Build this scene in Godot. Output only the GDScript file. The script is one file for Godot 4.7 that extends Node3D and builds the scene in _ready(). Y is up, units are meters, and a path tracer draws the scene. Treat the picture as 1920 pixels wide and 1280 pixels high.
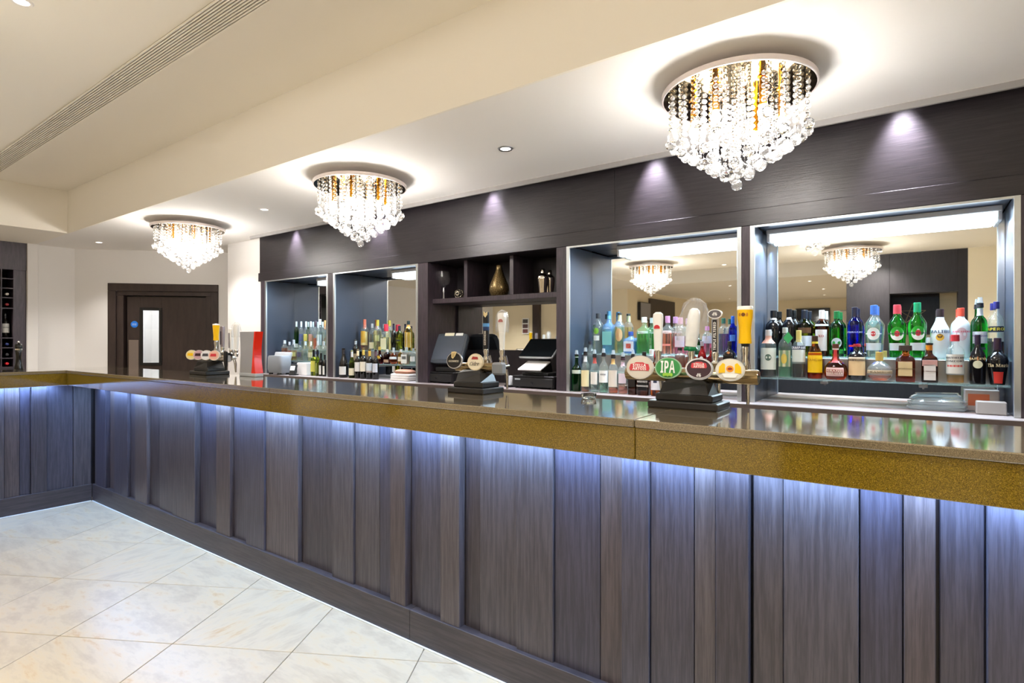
extends Node3D
# A hotel bar: x runs along the bar, y is up, the bar front faces +z. Metres throughout.

var M = {}
var rng = RandomNumberGenerator.new()

func _ready():
	rng.seed = 7
	look()
	lights_of_the_room()
	materials()
	shell()
	floor_tiles()
	bar()
	back_bar()
	shelving_unit()
	door_and_left()
	vent()
	chandeliers()
	downlights()
	taps()
	counter_things()
	shelf_ornaments()
	tills()
	bottles()
	wine_rack()
	rear_room()

func look():
	var cam = Camera3D.new(); cam.name = "camera"
	cam.position = Vector3(0, 1.322, 0)
	cam.rotation.y = deg_to_rad(35.8)
	cam.keep_aspect = Camera3D.KEEP_HEIGHT
	cam.fov = 62.58
	cam.near = 0.02; cam.far = 60.0
	add_child(cam); cam.current = true
	var we = WorldEnvironment.new(); we.name = "surroundings"
	var e = Environment.new()
	e.background_mode = Environment.BG_COLOR
	e.background_color = Color(0.02, 0.02, 0.02)
	e.tonemap_mode = Environment.TONE_MAPPER_LINEAR
	e.tonemap_exposure = 1.12
	e.sdfgi_enabled = true; e.ssao_enabled = true; e.ssil_enabled = true
	we.environment = e
	add_child(we)

func area_light(called, at, size, energy, color, aim):
	var l = AreaLight3D.new(); l.name = called
	l.area_size = size; l.light_energy = energy; l.light_color = color
	l.area_range = 12.0; l.area_attenuation = 2.0
	l.shadow_enabled = true
	add_child(l, true)
	l.position = at
	var up = Vector3.RIGHT if abs(aim.dot(Vector3.UP)) > 0.9 else Vector3.UP
	l.look_at_from_position(at, at + aim, up)
	return l

func lights_of_the_room():
	# cool tubes in the four alcoves
	for a in ALCOVES:
		var l = area_light("tube_glow", Vector3((a[2] + a[3]) / 2.0, 1.905, -3.73), Vector2(0.06, a[3] - a[2]), 2.5 * (a[3] - a[2]), Color(0.80, 0.92, 1.0), Vector3(0, -1, 0.35).normalized())
		l.name = "tube_glow"
	# the blue-white strip under the counter edge
	for k in 6:
		area_light("strip_glow", Vector3(-4.75 + 1.3 * k, 0.966, -1.708), Vector2(0.012, 1.3), 1.2, Color(0.62, 0.78, 1.0), Vector3(0, -1, -0.3).normalized())
	for k in 2:
		var l = area_light("strip_glow", Vector3(-5.518, 0.966, -0.85 + 1.3 * k), Vector2(1.3, 0.012), 1.2, Color(0.58, 0.74, 1.0), Vector3(-0.3, -1, 0).normalized())
		l.name = "strip_glow"

const ALCOVES = [[-5.93, -4.83, -5.33, -4.86], [-4.70, -3.56, -4.14, -3.6], [-2.02, -0.867, -1.76, -0.89], [-0.775, 0.37, -0.755, 0.35]]

# ---------------------------------------------------------------- shapes
func tool():
	var st = SurfaceTool.new(); st.begin(Mesh.PRIMITIVE_TRIANGLES); return st

func face(st, pts, n):
	var ccw = (pts[1] - pts[0]).cross(pts[2] - pts[0]).dot(n) > 0.0
	st.set_normal(n)
	for i in range(1, pts.size() - 1):
		st.add_vertex(pts[0])
		if ccw:
			st.add_vertex(pts[i + 1]); st.add_vertex(pts[i])
		else:
			st.add_vertex(pts[i]); st.add_vertex(pts[i + 1])

func box(st, c, s, b = 0.0, B = Basis.IDENTITY):
	var h = s * 0.5
	b = min(b, min(h.x, min(h.y, h.z)) * 0.6)
	var v = func(sx, sy, sz, ax): return c + B * Vector3(sx * (h.x - (0.0 if ax == 0 else b)), sy * (h.y - (0.0 if ax == 1 else b)), sz * (h.z - (0.0 if ax == 2 else b)))
	for ax in 3:
		for s1 in [-1, 1]:
			var pts = []
			for q in [[-1, -1], [1, -1], [1, 1], [-1, 1]]:
				pts.append(v.call(s1, q[0], q[1], 0) if ax == 0 else v.call(q[0], s1, q[1], 1) if ax == 1 else v.call(q[0], q[1], s1, 2))
			var n = Vector3.ZERO; n[ax] = s1
			face(st, pts, B * n)
	if b <= 0.0: return
	for ax in 3:
		for s1 in [-1, 1]:
			for s2 in [-1, 1]:
				var o1 = (ax + 1) % 3
				var o2 = (ax + 2) % 3
				var pts = []
				for q in [[-1, o1], [1, o1], [1, o2], [-1, o2]]:
					var sg = [0, 0, 0]; sg[ax] = q[0]; sg[o1] = s1; sg[o2] = s2
					pts.append(v.call(sg[0], sg[1], sg[2], q[1]))
				var n = Vector3.ZERO; n[o1] = s1; n[o2] = s2
				face(st, pts, (B * n).normalized())
	for sx in [-1, 1]:
		for sy in [-1, 1]:
			for sz in [-1, 1]:
				face(st, [v.call(sx, sy, sz, 0), v.call(sx, sy, sz, 1), v.call(sx, sy, sz, 2)], (B * Vector3(sx, sy, sz)).normalized())

# from-to box in x, y and depth w (z = -w)
func span(st, x0, x1, y0, y1, w0, w1, b = 0.0):
	box(st, Vector3((x0 + x1) / 2.0, (y0 + y1) / 2.0, -(w0 + w1) / 2.0), Vector3(abs(x1 - x0), abs(y1 - y0), abs(w1 - w0)), b)

# turned shape: profile of [y, r] or [y, r, n] with n the squareness of the section (2 is round)
func lathe(st, prof, seg = 20, T = Transform3D.IDENTITY, sx = 1.0, sz = 1.0, flat = false, a0 = 0.0, a1 = TAU):
	var cnt = prof.size()
	var norms = []
	for i in cnt - 1:
		var d = Vector2(prof[i + 1][1] - prof[i][1], prof[i + 1][0] - prof[i][0])
		norms.append(Vector2(d.y, -d.x).normalized() if d.length() > 1e-7 else Vector2(1, 0))
	for i in cnt - 1:
		var n0 = norms[i]
		var n1 = norms[i]
		if i > 0 and norms[i - 1].dot(norms[i]) > 0.72: n0 = (norms[i - 1] + norms[i]).normalized()
		if i < cnt - 2 and norms[i + 1].dot(norms[i]) > 0.72: n1 = (norms[i + 1] + norms[i]).normalized()
		var p0 = prof[i]
		var p1 = prof[i + 1]
		for j in seg:
			var aa = a0 + (a1 - a0) * j / seg
			var ab = a0 + (a1 - a0) * (j + 1) / seg
			var q = []
			var nn = []
			for e in [[p0, aa, n0], [p0, ab, n0], [p1, ab, n1], [p1, aa, n1]]:
				var r = e[0][1]
				var s = sin(e[1])
				var c = cos(e[1])
				var m = 1.0
				var sq = e[0][2] if e[0].size() > 2 else 2.0
				var gx = s
				var gz = c
				if sq > 2.01:
					m = pow(pow(abs(s), sq) + pow(abs(c), sq), -1.0 / sq)
					gx = sign(s) * pow(abs(s), sq - 1.0); gz = sign(c) * pow(abs(c), sq - 1.0)
					var gl = sqrt(gx * gx + gz * gz); gx /= gl; gz /= gl
				q.append(T * Vector3(s * r * m * sx, e[0][0], c * r * m * sz))
				nn.append((T.basis * Vector3(gx * e[2].x / sx, e[2].y, gz * e[2].x / sz)).normalized())
			for tr in [[0, 1, 2], [0, 2, 3]]:
				var A = q[tr[0]]
				var Bv = q[tr[1]]
				var C = q[tr[2]]
				var g = (Bv - A).cross(C - A)
				if g.length_squared() < 1e-16: continue
				var fn = (nn[tr[0]] + nn[tr[1]] + nn[tr[2]]).normalized()
				var order = [0, 2, 1] if g.dot(fn) > 0.0 else [0, 1, 2]
				for k in order:
					st.set_normal(fn if flat else nn[tr[k]])
					st.add_vertex(q[tr[k]])

func at(v, B = Basis.IDENTITY): return Transform3D(B, v)

func rod(st, a, b, ra, rb = -1.0, seg = 12):
	if rb < 0.0: rb = ra
	var d = (b - a)
	var L = d.length()
	var y = d / L
	var x = y.cross(Vector3(0.31, 0.17, 0.93)).normalized()
	lathe(st, [[0, 0], [0, ra], [L, rb], [L, 0]], seg, Transform3D(Basis(x, y, x.cross(y)), a))

func tube(st, pts, r, seg = 8):
	for i in pts.size() - 1: rod(st, pts[i], pts[i + 1], r, r, seg)

func ball(st, c, r, seg = 12, rings = 8, flat = false, squash = 1.0):
	var p = []
	for i in rings + 1:
		var a = -PI / 2 + PI * i / rings
		p.append([sin(a) * r * squash, max(cos(a) * r, 0.0)])
	lathe(st, p, seg, at(c), 1.0, 1.0, flat)

# polygon in the xy plane, pushed out along z
func prism(st, poly, z0, z1, T = Transform3D.IDENTITY):
	var tri = Geometry2D.triangulate_polygon(PackedVector2Array(poly))
	for i in range(0, tri.size(), 3):
		var a = poly[tri[i]]
		var b = poly[tri[i + 1]]
		var c = poly[tri[i + 2]]
		face(st, [T * Vector3(a.x, a.y, z1), T * Vector3(b.x, b.y, z1), T * Vector3(c.x, c.y, z1)], (T.basis * Vector3(0, 0, 1)).normalized())
		face(st, [T * Vector3(a.x, a.y, z0), T * Vector3(b.x, b.y, z0), T * Vector3(c.x, c.y, z0)], (T.basis * Vector3(0, 0, -1)).normalized())
	var cw = Geometry2D.is_polygon_clockwise(PackedVector2Array(poly))
	for i in poly.size():
		var a = poly[i]
		var b = poly[(i + 1) % poly.size()]
		var d = (b - a).normalized()
		var n = Vector3(-d.y, d.x, 0) if cw else Vector3(d.y, -d.x, 0)
		face(st, [T * Vector3(a.x, a.y, z0), T * Vector3(b.x, b.y, z0), T * Vector3(b.x, b.y, z1), T * Vector3(a.x, a.y, z1)], (T.basis * n).normalized())

func oval(rx, ry, n = 24, cx = 0.0, cy = 0.0):
	var p = []
	for i in n: p.append(Vector2(cx + rx * cos(TAU * i / n), cy + ry * sin(TAU * i / n)))
	return p

func obj(called, st, mat, parent = self):
	var o = MeshInstance3D.new()
	o.name = called
	if st is SurfaceTool:
		o.mesh = st.commit()
	else:
		o.mesh = st
	o.material_override = mat
	parent.add_child(o, true)
	return o

func thing(called, label, category, where = Vector3.ZERO, turn = 0.0, group = ""):
	var o = Node3D.new(); o.name = called
	o.position = where; o.rotation.y = turn
	tag(o, label, category, group)
	add_child(o, true)
	return o

func tag(o, label, category, group = ""):
	o.set_meta("label", label); o.set_meta("category", category)
	if group: o.set_meta("group", group)
	return o

func struct(called, st, mat, label = ""):
	var o = obj(called, st, mat)
	o.set_meta("kind", "structure")
	if label: o.set_meta("label", label)
	return o

func copy(o, label, where, turn = 0.0):
	var c = o.duplicate()
	c.name = o.name
	add_child(c, true)
	c.position = where; c.rotation.y = turn
	c.set_meta("label", label)
	return c

# lettering of a given width (or height), flat or bent round an upright cylinder of radius R
func words(called, text, width, height, mat, parent, where, R = 0.0, serif = false, spin = 0.0, bold = true, lean = 0.0):
	var tm = TextMesh.new()
	var f = SystemFont.new()
	f.font_names = PackedStringArray(["Droid Serif" if serif else "Droid Sans"])
	if bold: f.font_weight = 700
	tm.font = f; tm.text = text; tm.font_size = 32; tm.pixel_size = 0.01; tm.depth = 0.02; tm.curve_step = 3.0
	var bb = tm.get_aabb()
	var arr = tm.surface_get_arrays(0)
	var vs = arr[Mesh.ARRAY_VERTEX]
	var ns = arr[Mesh.ARRAY_NORMAL]
	var ix = arr[Mesh.ARRAY_INDEX]
	var kx = width / bb.size.x
	var ky = height / bb.size.y if height > 0.0 else kx
	var out = PackedVector3Array()
	for p in vs:
		var q = p - bb.get_center()
		q = Vector3(q.x * kx, q.y * ky, 0.0003 if q.z > 0 else -0.0003)
		q.x += q.y * lean
		if spin != 0.0: q = q.rotated(Vector3(0, 0, 1), spin)
		if R > 0.0:
			var a = q.x / R
			q = Vector3(sin(a) * (R + q.z), q.y, cos(a) * (R + q.z))
		out.append(q)
	var am = ArrayMesh.new()
	var na = []
	na.resize(Mesh.ARRAY_MAX)
	na[Mesh.ARRAY_VERTEX] = out
	if R <= 0.0: na[Mesh.ARRAY_NORMAL] = ns
	na[Mesh.ARRAY_INDEX] = ix
	am.add_surface_from_arrays(Mesh.PRIMITIVE_TRIANGLES, na)
	var o = obj(called, am, mat, parent)
	o.position = where
	return o

# ---------------------------------------------------------------- materials
func srgb(r, g, b, a = 1.0): return Color(r / 255.0, g / 255.0, b / 255.0, a)

func plain(c, rough = 0.5, metal = 0.0, spec = 0.5):
	var m = StandardMaterial3D.new()
	m.albedo_color = c; m.roughness = rough; m.metallic = metal; m.metallic_specular = spec
	return m

func clear_glass(c, a, rough = 0.03):
	var m = plain(Color(c.r, c.g, c.b, a), rough)
	m.transparency = BaseMaterial3D.TRANSPARENCY_ALPHA
	return m

func solid_glass(c, scale = 0.05, rough = 0.0):
	var m = plain(Color(c.r, c.g, c.b, 0.0), rough)
	m.refraction_enabled = true
	m.refraction_scale = scale
	return m

func glow(c, e):
	var m = plain(c, 0.5)
	m.emission_enabled = true; m.emission = c; m.emission_energy_multiplier = e
	return m

func noise_tex(freq, oct, cols, offs, seed_ = 1, size = 512, gain = 0.6):
	var n = FastNoiseLite.new()
	n.seed = seed_; n.noise_type = FastNoiseLite.TYPE_SIMPLEX_SMOOTH; n.frequency = freq
	n.fractal_octaves = oct; n.fractal_gain = gain
	var t = NoiseTexture2D.new()
	t.width = size; t.height = size; t.seamless = true; t.noise = n
	if cols:
		var g = Gradient.new()
		g.offsets = PackedFloat32Array(offs); g.colors = PackedColorArray(cols)
		t.color_ramp = g
	return t

func tri_mat(t, scale, rough, offset = Vector3.ZERO, world = true):
	var m = plain(Color.WHITE, rough)
	m.albedo_texture = t
	m.uv1_triplanar = true; m.uv1_world_triplanar = world
	m.uv1_scale = scale; m.uv1_offset = offset; m.uv1_triplanar_sharpness = 8.0
	return m

func speckle(base, light, dark):
	var im = Image.create(512, 512, false, Image.FORMAT_RGB8)
	var r = RandomNumberGenerator.new(); r.seed = 11
	for y in 512:
		for x in 512:
			var k = r.randf()
			var b = 0.75 + 0.5 * r.randf()
			var c = Color(base.r * b, base.g * b, base.b * b)
			if k > 0.9994: c = Color(0.85, 0.80, 0.62)
			elif k > 0.975: c = light
			elif k < 0.12: c = dark
			im.set_pixel(x, y, c)
	return ImageTexture.create_from_image(im)

func materials():
	var wt = noise_tex(0.022, 5, [srgb(66, 59, 60), srgb(80, 72, 72), srgb(92, 83, 82), srgb(104, 95, 92)], [0.0, 0.42, 0.6, 1.0], 3, 1024, 0.78)
	var wn = noise_tex(0.07, 4, null, null, 9, 512, 0.75)
	M.wood = []
	var tint = [[1.0, 1.0, 1.0], [0.86, 0.85, 0.87], [1.10, 1.08, 1.05], [0.93, 0.95, 1.02], [1.03, 0.98, 0.94], [0.84, 0.86, 0.96]]
	for k in 6:
		var m = tri_mat(wt, Vector3(2.6, 0.11, 2.6), 0.40, Vector3(0.37 * k, 0.23 * k, 0.11 * k))
		m.albedo_color = Color(tint[k][0] * 0.87, tint[k][1] * 0.895, tint[k][2] * 0.95)
		m.heightmap_enabled = true; m.heightmap_texture = wn; m.heightmap_scale = 0.03
		M.wood.append(m)
	M.plinth = tri_mat(wt, Vector3(0.11, 2.4, 0.11), 0.45)
	M.plinth.albedo_color = Color(0.78, 0.78, 0.81)
	var dt = noise_tex(0.022, 5, [srgb(28, 24, 28), srgb(35, 31, 35), srgb(41, 36, 40), srgb(49, 43, 47)], [0.0, 0.4, 0.62, 1.0], 5, 1024, 0.7)
	M.fascia = tri_mat(dt, Vector3(0.14, 2.4, 2.4), 0.36)
	M.fascia.heightmap_enabled = true; M.fascia.heightmap_texture = wn; M.fascia.heightmap_scale = 0.04
	M.pillar = tri_mat(dt, Vector3(1.8, 0.2, 1.8), 0.42)
	M.pillar.albedo_color = Color(1.5, 1.45, 1.5)
	M.dark = tri_mat(dt, Vector3(1.5, 0.2, 1.5), 0.45)
	M.dark.albedo_color = Color(0.9, 0.88, 0.9)
	var dd = noise_tex(0.02, 5, [srgb(38, 28, 26), srgb(54, 42, 39), srgb(66, 52, 47)], [0.0, 0.5, 1.0], 15, 512, 0.7)
	M.door = tri_mat(dd, Vector3(1.4, 0.2, 1.4), 0.45)
	M.white = plain(srgb(236, 231, 226), 0.75)
	M.ceil = plain(srgb(244, 241, 237), 0.8)
	M.cream = plain(srgb(246, 240, 228), 0.8)
	M.wall = plain(srgb(229, 226, 223), 0.75)
	M.creamwall = plain(srgb(234, 220, 190), 0.8)
	var qt = speckle(Color(0.455, 0.375, 0.095), Color(0.70, 0.56, 0.22), Color(0.30, 0.23, 0.06))
	M.topstone = tri_mat(speckle(Color(0.46, 0.41, 0.32), Color(0.56, 0.50, 0.38), Color(0.36, 0.31, 0.23)), Vector3(2.3, 2.3, 2.3), 0.10)
	M.topstone.metallic_specular = 0.7; M.topstone.clearcoat_enabled = true; M.topstone.clearcoat = 1.0; M.topstone.clearcoat_roughness = 0.06
	M.quartz = tri_mat(qt, Vector3(1.9, 1.9, 1.9), 0.10)
	M.quartz.clearcoat_enabled = true; M.quartz.clearcoat = 1.0; M.quartz.clearcoat_roughness = 0.07
	M.tile = []
	for k in 5:
		var t = noise_tex(0.011, 6, [srgb(197, 183, 161), srgb(211, 198, 175), srgb(220, 208, 185), srgb(222, 206, 177), srgb(208, 178, 136)], [0.0, 0.36, 0.55, 0.74, 1.0], 21 + k, 512, 0.68)
		var m = tri_mat(t, [Vector3(0.35, 0.7, 1.4), Vector3(1.2, 0.7, 0.4), Vector3(0.5, 0.7, 1.1), Vector3(1.0, 0.7, 0.5), Vector3(0.4, 0.7, 1.6)][k], 0.32, Vector3(0.31 * k, 0, 0.17 * k))
		m.albedo_color = Color(0.93, 0.92, 0.895)
		M.tile.append(m)
	M.grout = plain(srgb(150, 140, 128), 0.9)
	M.seal = plain(srgb(226, 232, 230), 0.5)
	M.mirror = plain(srgb(238, 240, 238), 0.015, 1.0)
	M.steel = plain(srgb(190, 190, 192), 0.28, 1.0)
	M.chrome = plain(srgb(228, 226, 224), 0.08, 1.0)
	M.bronze = plain(srgb(168, 150, 118), 0.14, 1.0)
	M.gold = plain(srgb(214, 150, 40), 0.16, 1.0)
	M.plate = plain(srgb(120, 104, 72), 0.06, 1.0)
	M.alu = plain(srgb(205, 210, 212), 0.35, 0.9)
	M.side = plain(srgb(74, 82, 98), 0.30, 0.35)
	M.backtop = plain(srgb(150, 141, 141), 0.4)
	M.backedge = plain(srgb(92, 80, 76), 0.45)
	M.crystal = solid_glass(Color(1, 1, 1), 0.05)
	M.crystal_soft = clear_glass(Color(1, 1, 1), 0.10, 0.05)
	M.black = plain(srgb(20, 20, 22), 0.35)
	M.blackm = plain(srgb(26, 26, 28), 0.6)
	M.tapblack = plain(srgb(36, 34, 33), 0.4)
	M.screen = plain(srgb(14, 18, 20), 0.08)
	M.greyplastic = plain(srgb(132, 136, 142), 0.45)
	M.greylight = plain(srgb(176, 180, 184), 0.35)
	M.paper = plain(srgb(240, 240, 240), 0.6)
	M.hole = plain(srgb(8, 8, 9), 0.8)
	M.film = clear_glass(Color(0.95, 0.96, 0.98), 0.10, 0.08)
	M.pane = clear_glass(Color(0.9, 0.95, 0.95), 0.06, 0.02)
	M.shelfglass = clear_glass(Color(0.75, 0.9, 0.88), 0.18, 0.04)
	M.bulb = glow(Color(1.0, 0.95, 0.86), 25)
	M.tube = glow(Color(0.88, 0.95, 1.0), 5)
	M.led = glow(Color(0.66, 0.76, 1.0), 2.0)
	M.lens = glow(Color(1.0, 0.97, 0.92), 6.0)

# ---------------------------------------------------------------- the room
func shell():
	var st = tool()
	span(st, -9.4, 5.1, -0.16, -0.006, -10.2, 4.1)
	var fl = struct("floor", st, M.grout, "pale cream stone tiled floor laid on the diagonal")
	fl.name = "floor"
	# low white ceiling round two raised cream trays
	var lows = [[-9.4, 5.1, 2.14, 3.40], [-9.4, -7.51, -1.5, 2.14], [3.2, 5.1, 0.5, 2.14], [-7.51, 5.1, -1.5, 0.5], [-9.4, 5.1, -10.2, -3.6], [-9.4, -4.6, -3.6, -1.5], [-0.75, 5.1, -3.6, -1.5], [-9.4, -6.07, 3.40, 4.1]]
	for a in lows:
		st = tool(); span(st, a[0], a[1], 2.5, 2.955, a[2], a[3])
		struct("ceiling", st, M.ceil if a[2] > -1.0 else M.cream, "white plaster ceiling over the bar")
	st = tool(); span(st, -9.4, 5.1, 2.955, 3.1, -10.2, 4.1)
	struct("ceiling", st, M.cream, "raised cream ceiling in front of the bar")
	st = tool(); span(st, -6.07, 5.1, 2.62, 2.955, 3.40, 4.1)
	struct("ceiling", st, M.dark)
	# cream upright faces of the trays
	for a in [[-7.51, 3.2, 2.125, 2.14], [-7.51, 3.2, 0.5, 0.515], [-7.51, -7.495, 0.515, 2.125], [3.185, 3.2, 0.515, 2.125], [-4.6, -0.75, -1.515, -1.5], [-4.6, -0.75, -3.6, -3.585], [-4.6, -4.585, -3.585, -1.515], [-0.765, -0.75, -3.585, -1.515]]:
		st = tool(); span(st, a[0], a[1], 2.4995, 2.955, a[2], a[3])
		struct("trim_bulkhead", st, M.cream, "cream upright face of the ceiling step")
	st = tool(); span(st, -6.07, 2.0, 2.468, 2.505, 3.385, 3.402, 0.002)
	struct("trim_ceiling", st, plain(srgb(150, 147, 146), 0.7), "white edge strip where the ceiling meets the dark fascia")
	# walls
	st = tool(); span(st, -9.4, 5.1, 0, 3.0, 3.95, 4.1)
	struct("wall_back", st, M.wall)
	st = tool(); span(st, -6.8057, -6.072, 0, 2.52, 3.52, 3.98, 0.003)
	struct("wall_pier", st, M.wall, "bright white pier at the left end of the dark back bar")
	st = tool(); span(st, -9.4, -9.1, 0, 3.0, -10.2, 2.1); span(st, -9.4, -8.69, 0, 2.6, 2.165, 2.60)
	struct("wall_left", st, M.wall, "pale wall beside the wine rack")
	st = tool(); span(st, -9.4, -8.655, 0, 2.52, 2.065, 2.165, 0.003)
	struct("wall_pilaster", st, M.wall, "narrow white pilaster right of the wine rack")
	st = tool(); span(st, 5.0, 5.1, 0, 3.0, -10.2, 4.1)
	struct("wall_right", st, M.creamwall)
	st = tool(); span(st, -9.4, 5.1, 0, 3.0, -10.2, -10.0)
	struct("wall_rear", st, M.creamwall)
	st = tool(); span(st, -9.1, -5.25, 0, 2.6, -4.2, -4.0); span(st, -5.4, -5.25, 0, 2.6, -10.0, -4.2)
	struct("wall_partition", st, M.creamwall)

func floor_tiles():
	var fl = get_node("floor")
	var p = 0.5525
	var c = Vector2(-3.3941, 1.3407)
	var a = deg_to_rad(28.9)
	var e1 = Vector2(cos(a), sin(a))
	var e2 = Vector2(-sin(a), cos(a))
	var B = Basis(Vector3(e1.x, 0, -e1.y), Vector3.UP, Vector3(-e2.x, 0, e2.y))
	var st = tool(); box(st, Vector3.ZERO, Vector3(p - 0.004, 0.012, p - 0.004), 0.0012)
	var mesh = st.commit()
	for i in range(-9, 15):
		for j in range(-10, 8):
			var q = c + e1 * (p * (i + 0.5)) + e2 * (p * (j + 0.5))
			if q.x < -5.95 or q.x > 1.2 or q.y < -1.2 or q.y > 2.25: continue
			var o = obj("tile", mesh, M.tile[rng.randi() % 5], fl)
			o.transform = Transform3D(B, Vector3(q.x, -0.006, -q.y))

# ---------------------------------------------------------------- the bar
func bar():
	var fr = thing("planked_bar", "bar front of dark stained upright oak planks of uneven depth above a dark plinth", "bar front", Vector3.ZERO)
	var us = [-5.56, -5.487, -5.305, -5.121, -4.87, -4.73, -4.527, -4.344, -4.122, -3.804, -3.528, -3.362, -3.181, -2.989, -2.679, -2.389, -2.223, -2.045, -1.951, -1.85, -1.776, -1.64, -1.532, -1.441, -1.252, -1.086, -0.899, -0.809, -0.711, -0.567, -0.5, -0.402, -0.312, -0.126, -0.029, 0.039, 0.135, 0.3, 0.43, 0.62, 0.8, 1.0, 1.2, 1.5, 1.8, 2.1]
	var lev = [1, 0, 3, 0, 2, 0, 2, 1, 0, 3, 0, 2, 0, 1, 3, 1, 2, 2, 0, 3, 2, 0, 3, 2, 1, 2, 2, 0, 1, 1, 0, 2, 1, 2, 1, 3, 0, 2, 0, 1, 3, 1, 0, 2, 1]
	for i in us.size() - 1:
		var st = tool()
		span(st, us[i] + (0.007 if i > 0 and lev[i - 1] + 1 < lev[i] else 0.0012), us[i + 1] - 0.0012, 0.138, 0.985, 1.752 + 0.011 * lev[i], 1.80, 0.002)
		obj("plank", st, M.wood[(i * 5 + int(i * 0.25)) % 6], fr)
	var pl = [-5.56, -1.8157, 0.2, 2.5]
	for i in 3:
		var st = tool(); span(st, pl[i] + 0.0006, pl[i + 1] - 0.0006, 0.0, 0.14, 1.745, 1.79, 0.002)
		obj("plinth_board", st, M.plinth, fr)
	var st = tool(); span(st, -5.5505, 2.5, 0.0, 0.006, 1.737, 1.745, 0.001)
	obj("sealant_line", st, M.seal, fr)
	st = tool(); span(st, -5.56, 2.5, 0.02, 1.075, 1.80, 1.93); obj("carcass", st, M.dark, fr)
	# the short return on the left
	var lf = thing("bar_return", "short dark planked return of the bar at the left, facing right", "bar front", Vector3.ZERO)
	var ws = [1.755, 1.622, 1.449, 1.35, 1.283, 1.193, 0.75, 0.6, 0.4, 0.2, -0.1, -0.6]
	var lv = [1, 2, 0, 2, 1, 0, 2, 0, 1, 2, 0]
	for i in ws.size() - 1:
		st = tool()
		var d = 0.009 * lv[i]
		span(st, -5.612, -5.567 - d, 0.138, 0.985, ws[i + 1] + 0.0012, min(ws[i], 1.7435) - 0.0012, 0.002)
		obj("plank", st, M.wood[[0, 3, 1, 5, 4][i % 5]], lf)
	st = tool(); span(st, -5.605, -5.5615, 0.0, 0.14, -0.6, 1.7435, 0.002); obj("plinth_board", st, M.plinth, lf)
	st = tool(); span(st, -5.559, -5.552, 0.0, 0.006, -0.6, 1.735, 0.001); obj("sealant_line", st, M.seal, lf)
	st = tool(); span(st, -5.74, -5.612, 0.02, 1.075, -0.6, 1.93); obj("carcass", st, M.dark, lf)
	# polished quartz top with a deep edge
	var t = thing("bar_worktop", "long polished olive brown sparkling quartz bar top with a deep front edge", "worktop", Vector3.ZERO)
	var j0 = -2.5045
	var j1 = -0.6517
	var cuts = [-5.31, j0, j1, 2.5]
	for i in 3:
		st = tool(); span(st, cuts[i] + 0.0007, cuts[i + 1] - 0.0007, 1.078, 1.10, 1.496, 1.97, 0.003)
		obj("slab", st, M.topstone, t)
		st = tool(); span(st, cuts[i] + 0.0007 + (0.004 if i == 0 else 0.0), cuts[i + 1] - 0.0007, 0.985, 1.0775, 1.502, 1.53, 0.002)
		obj("edge_slab", st, M.quartz, t)
	st = tool(); span(st, -5.80, -5.3107, 1.078, 1.10, -0.6, 1.97, 0.003); obj("slab", st, M.topstone, t)
	st = tool(); span(st, -5.344, -5.316, 0.985, 1.0775, -0.6, 1.53, 0.002); obj("edge_slab", st, M.quartz, t)
	st = tool(); span(st, -5.344, 2.5, 0.99, 1.076, 1.531, 1.75); span(st, -5.555, -5.345, 0.99, 1.076, -0.6, 1.75)
	obj("soffit_board", st, M.dark, t)
	# light strip under the edge
	for k in 6:
		st = tool(); span(st, -5.45 + 1.325 * k, -4.128 + 1.325 * k, 0.972, 0.989, 1.702, 1.714, 0.002); obj("light_strip", st, M.led, t)
	for k in 2:
		st = tool(); span(st, -5.524, -5.512, 0.972, 0.989, -0.6 + 1.15 * k, 0.547 + 1.15 * k, 0.002); obj("light_strip", st, M.led, t)

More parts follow.
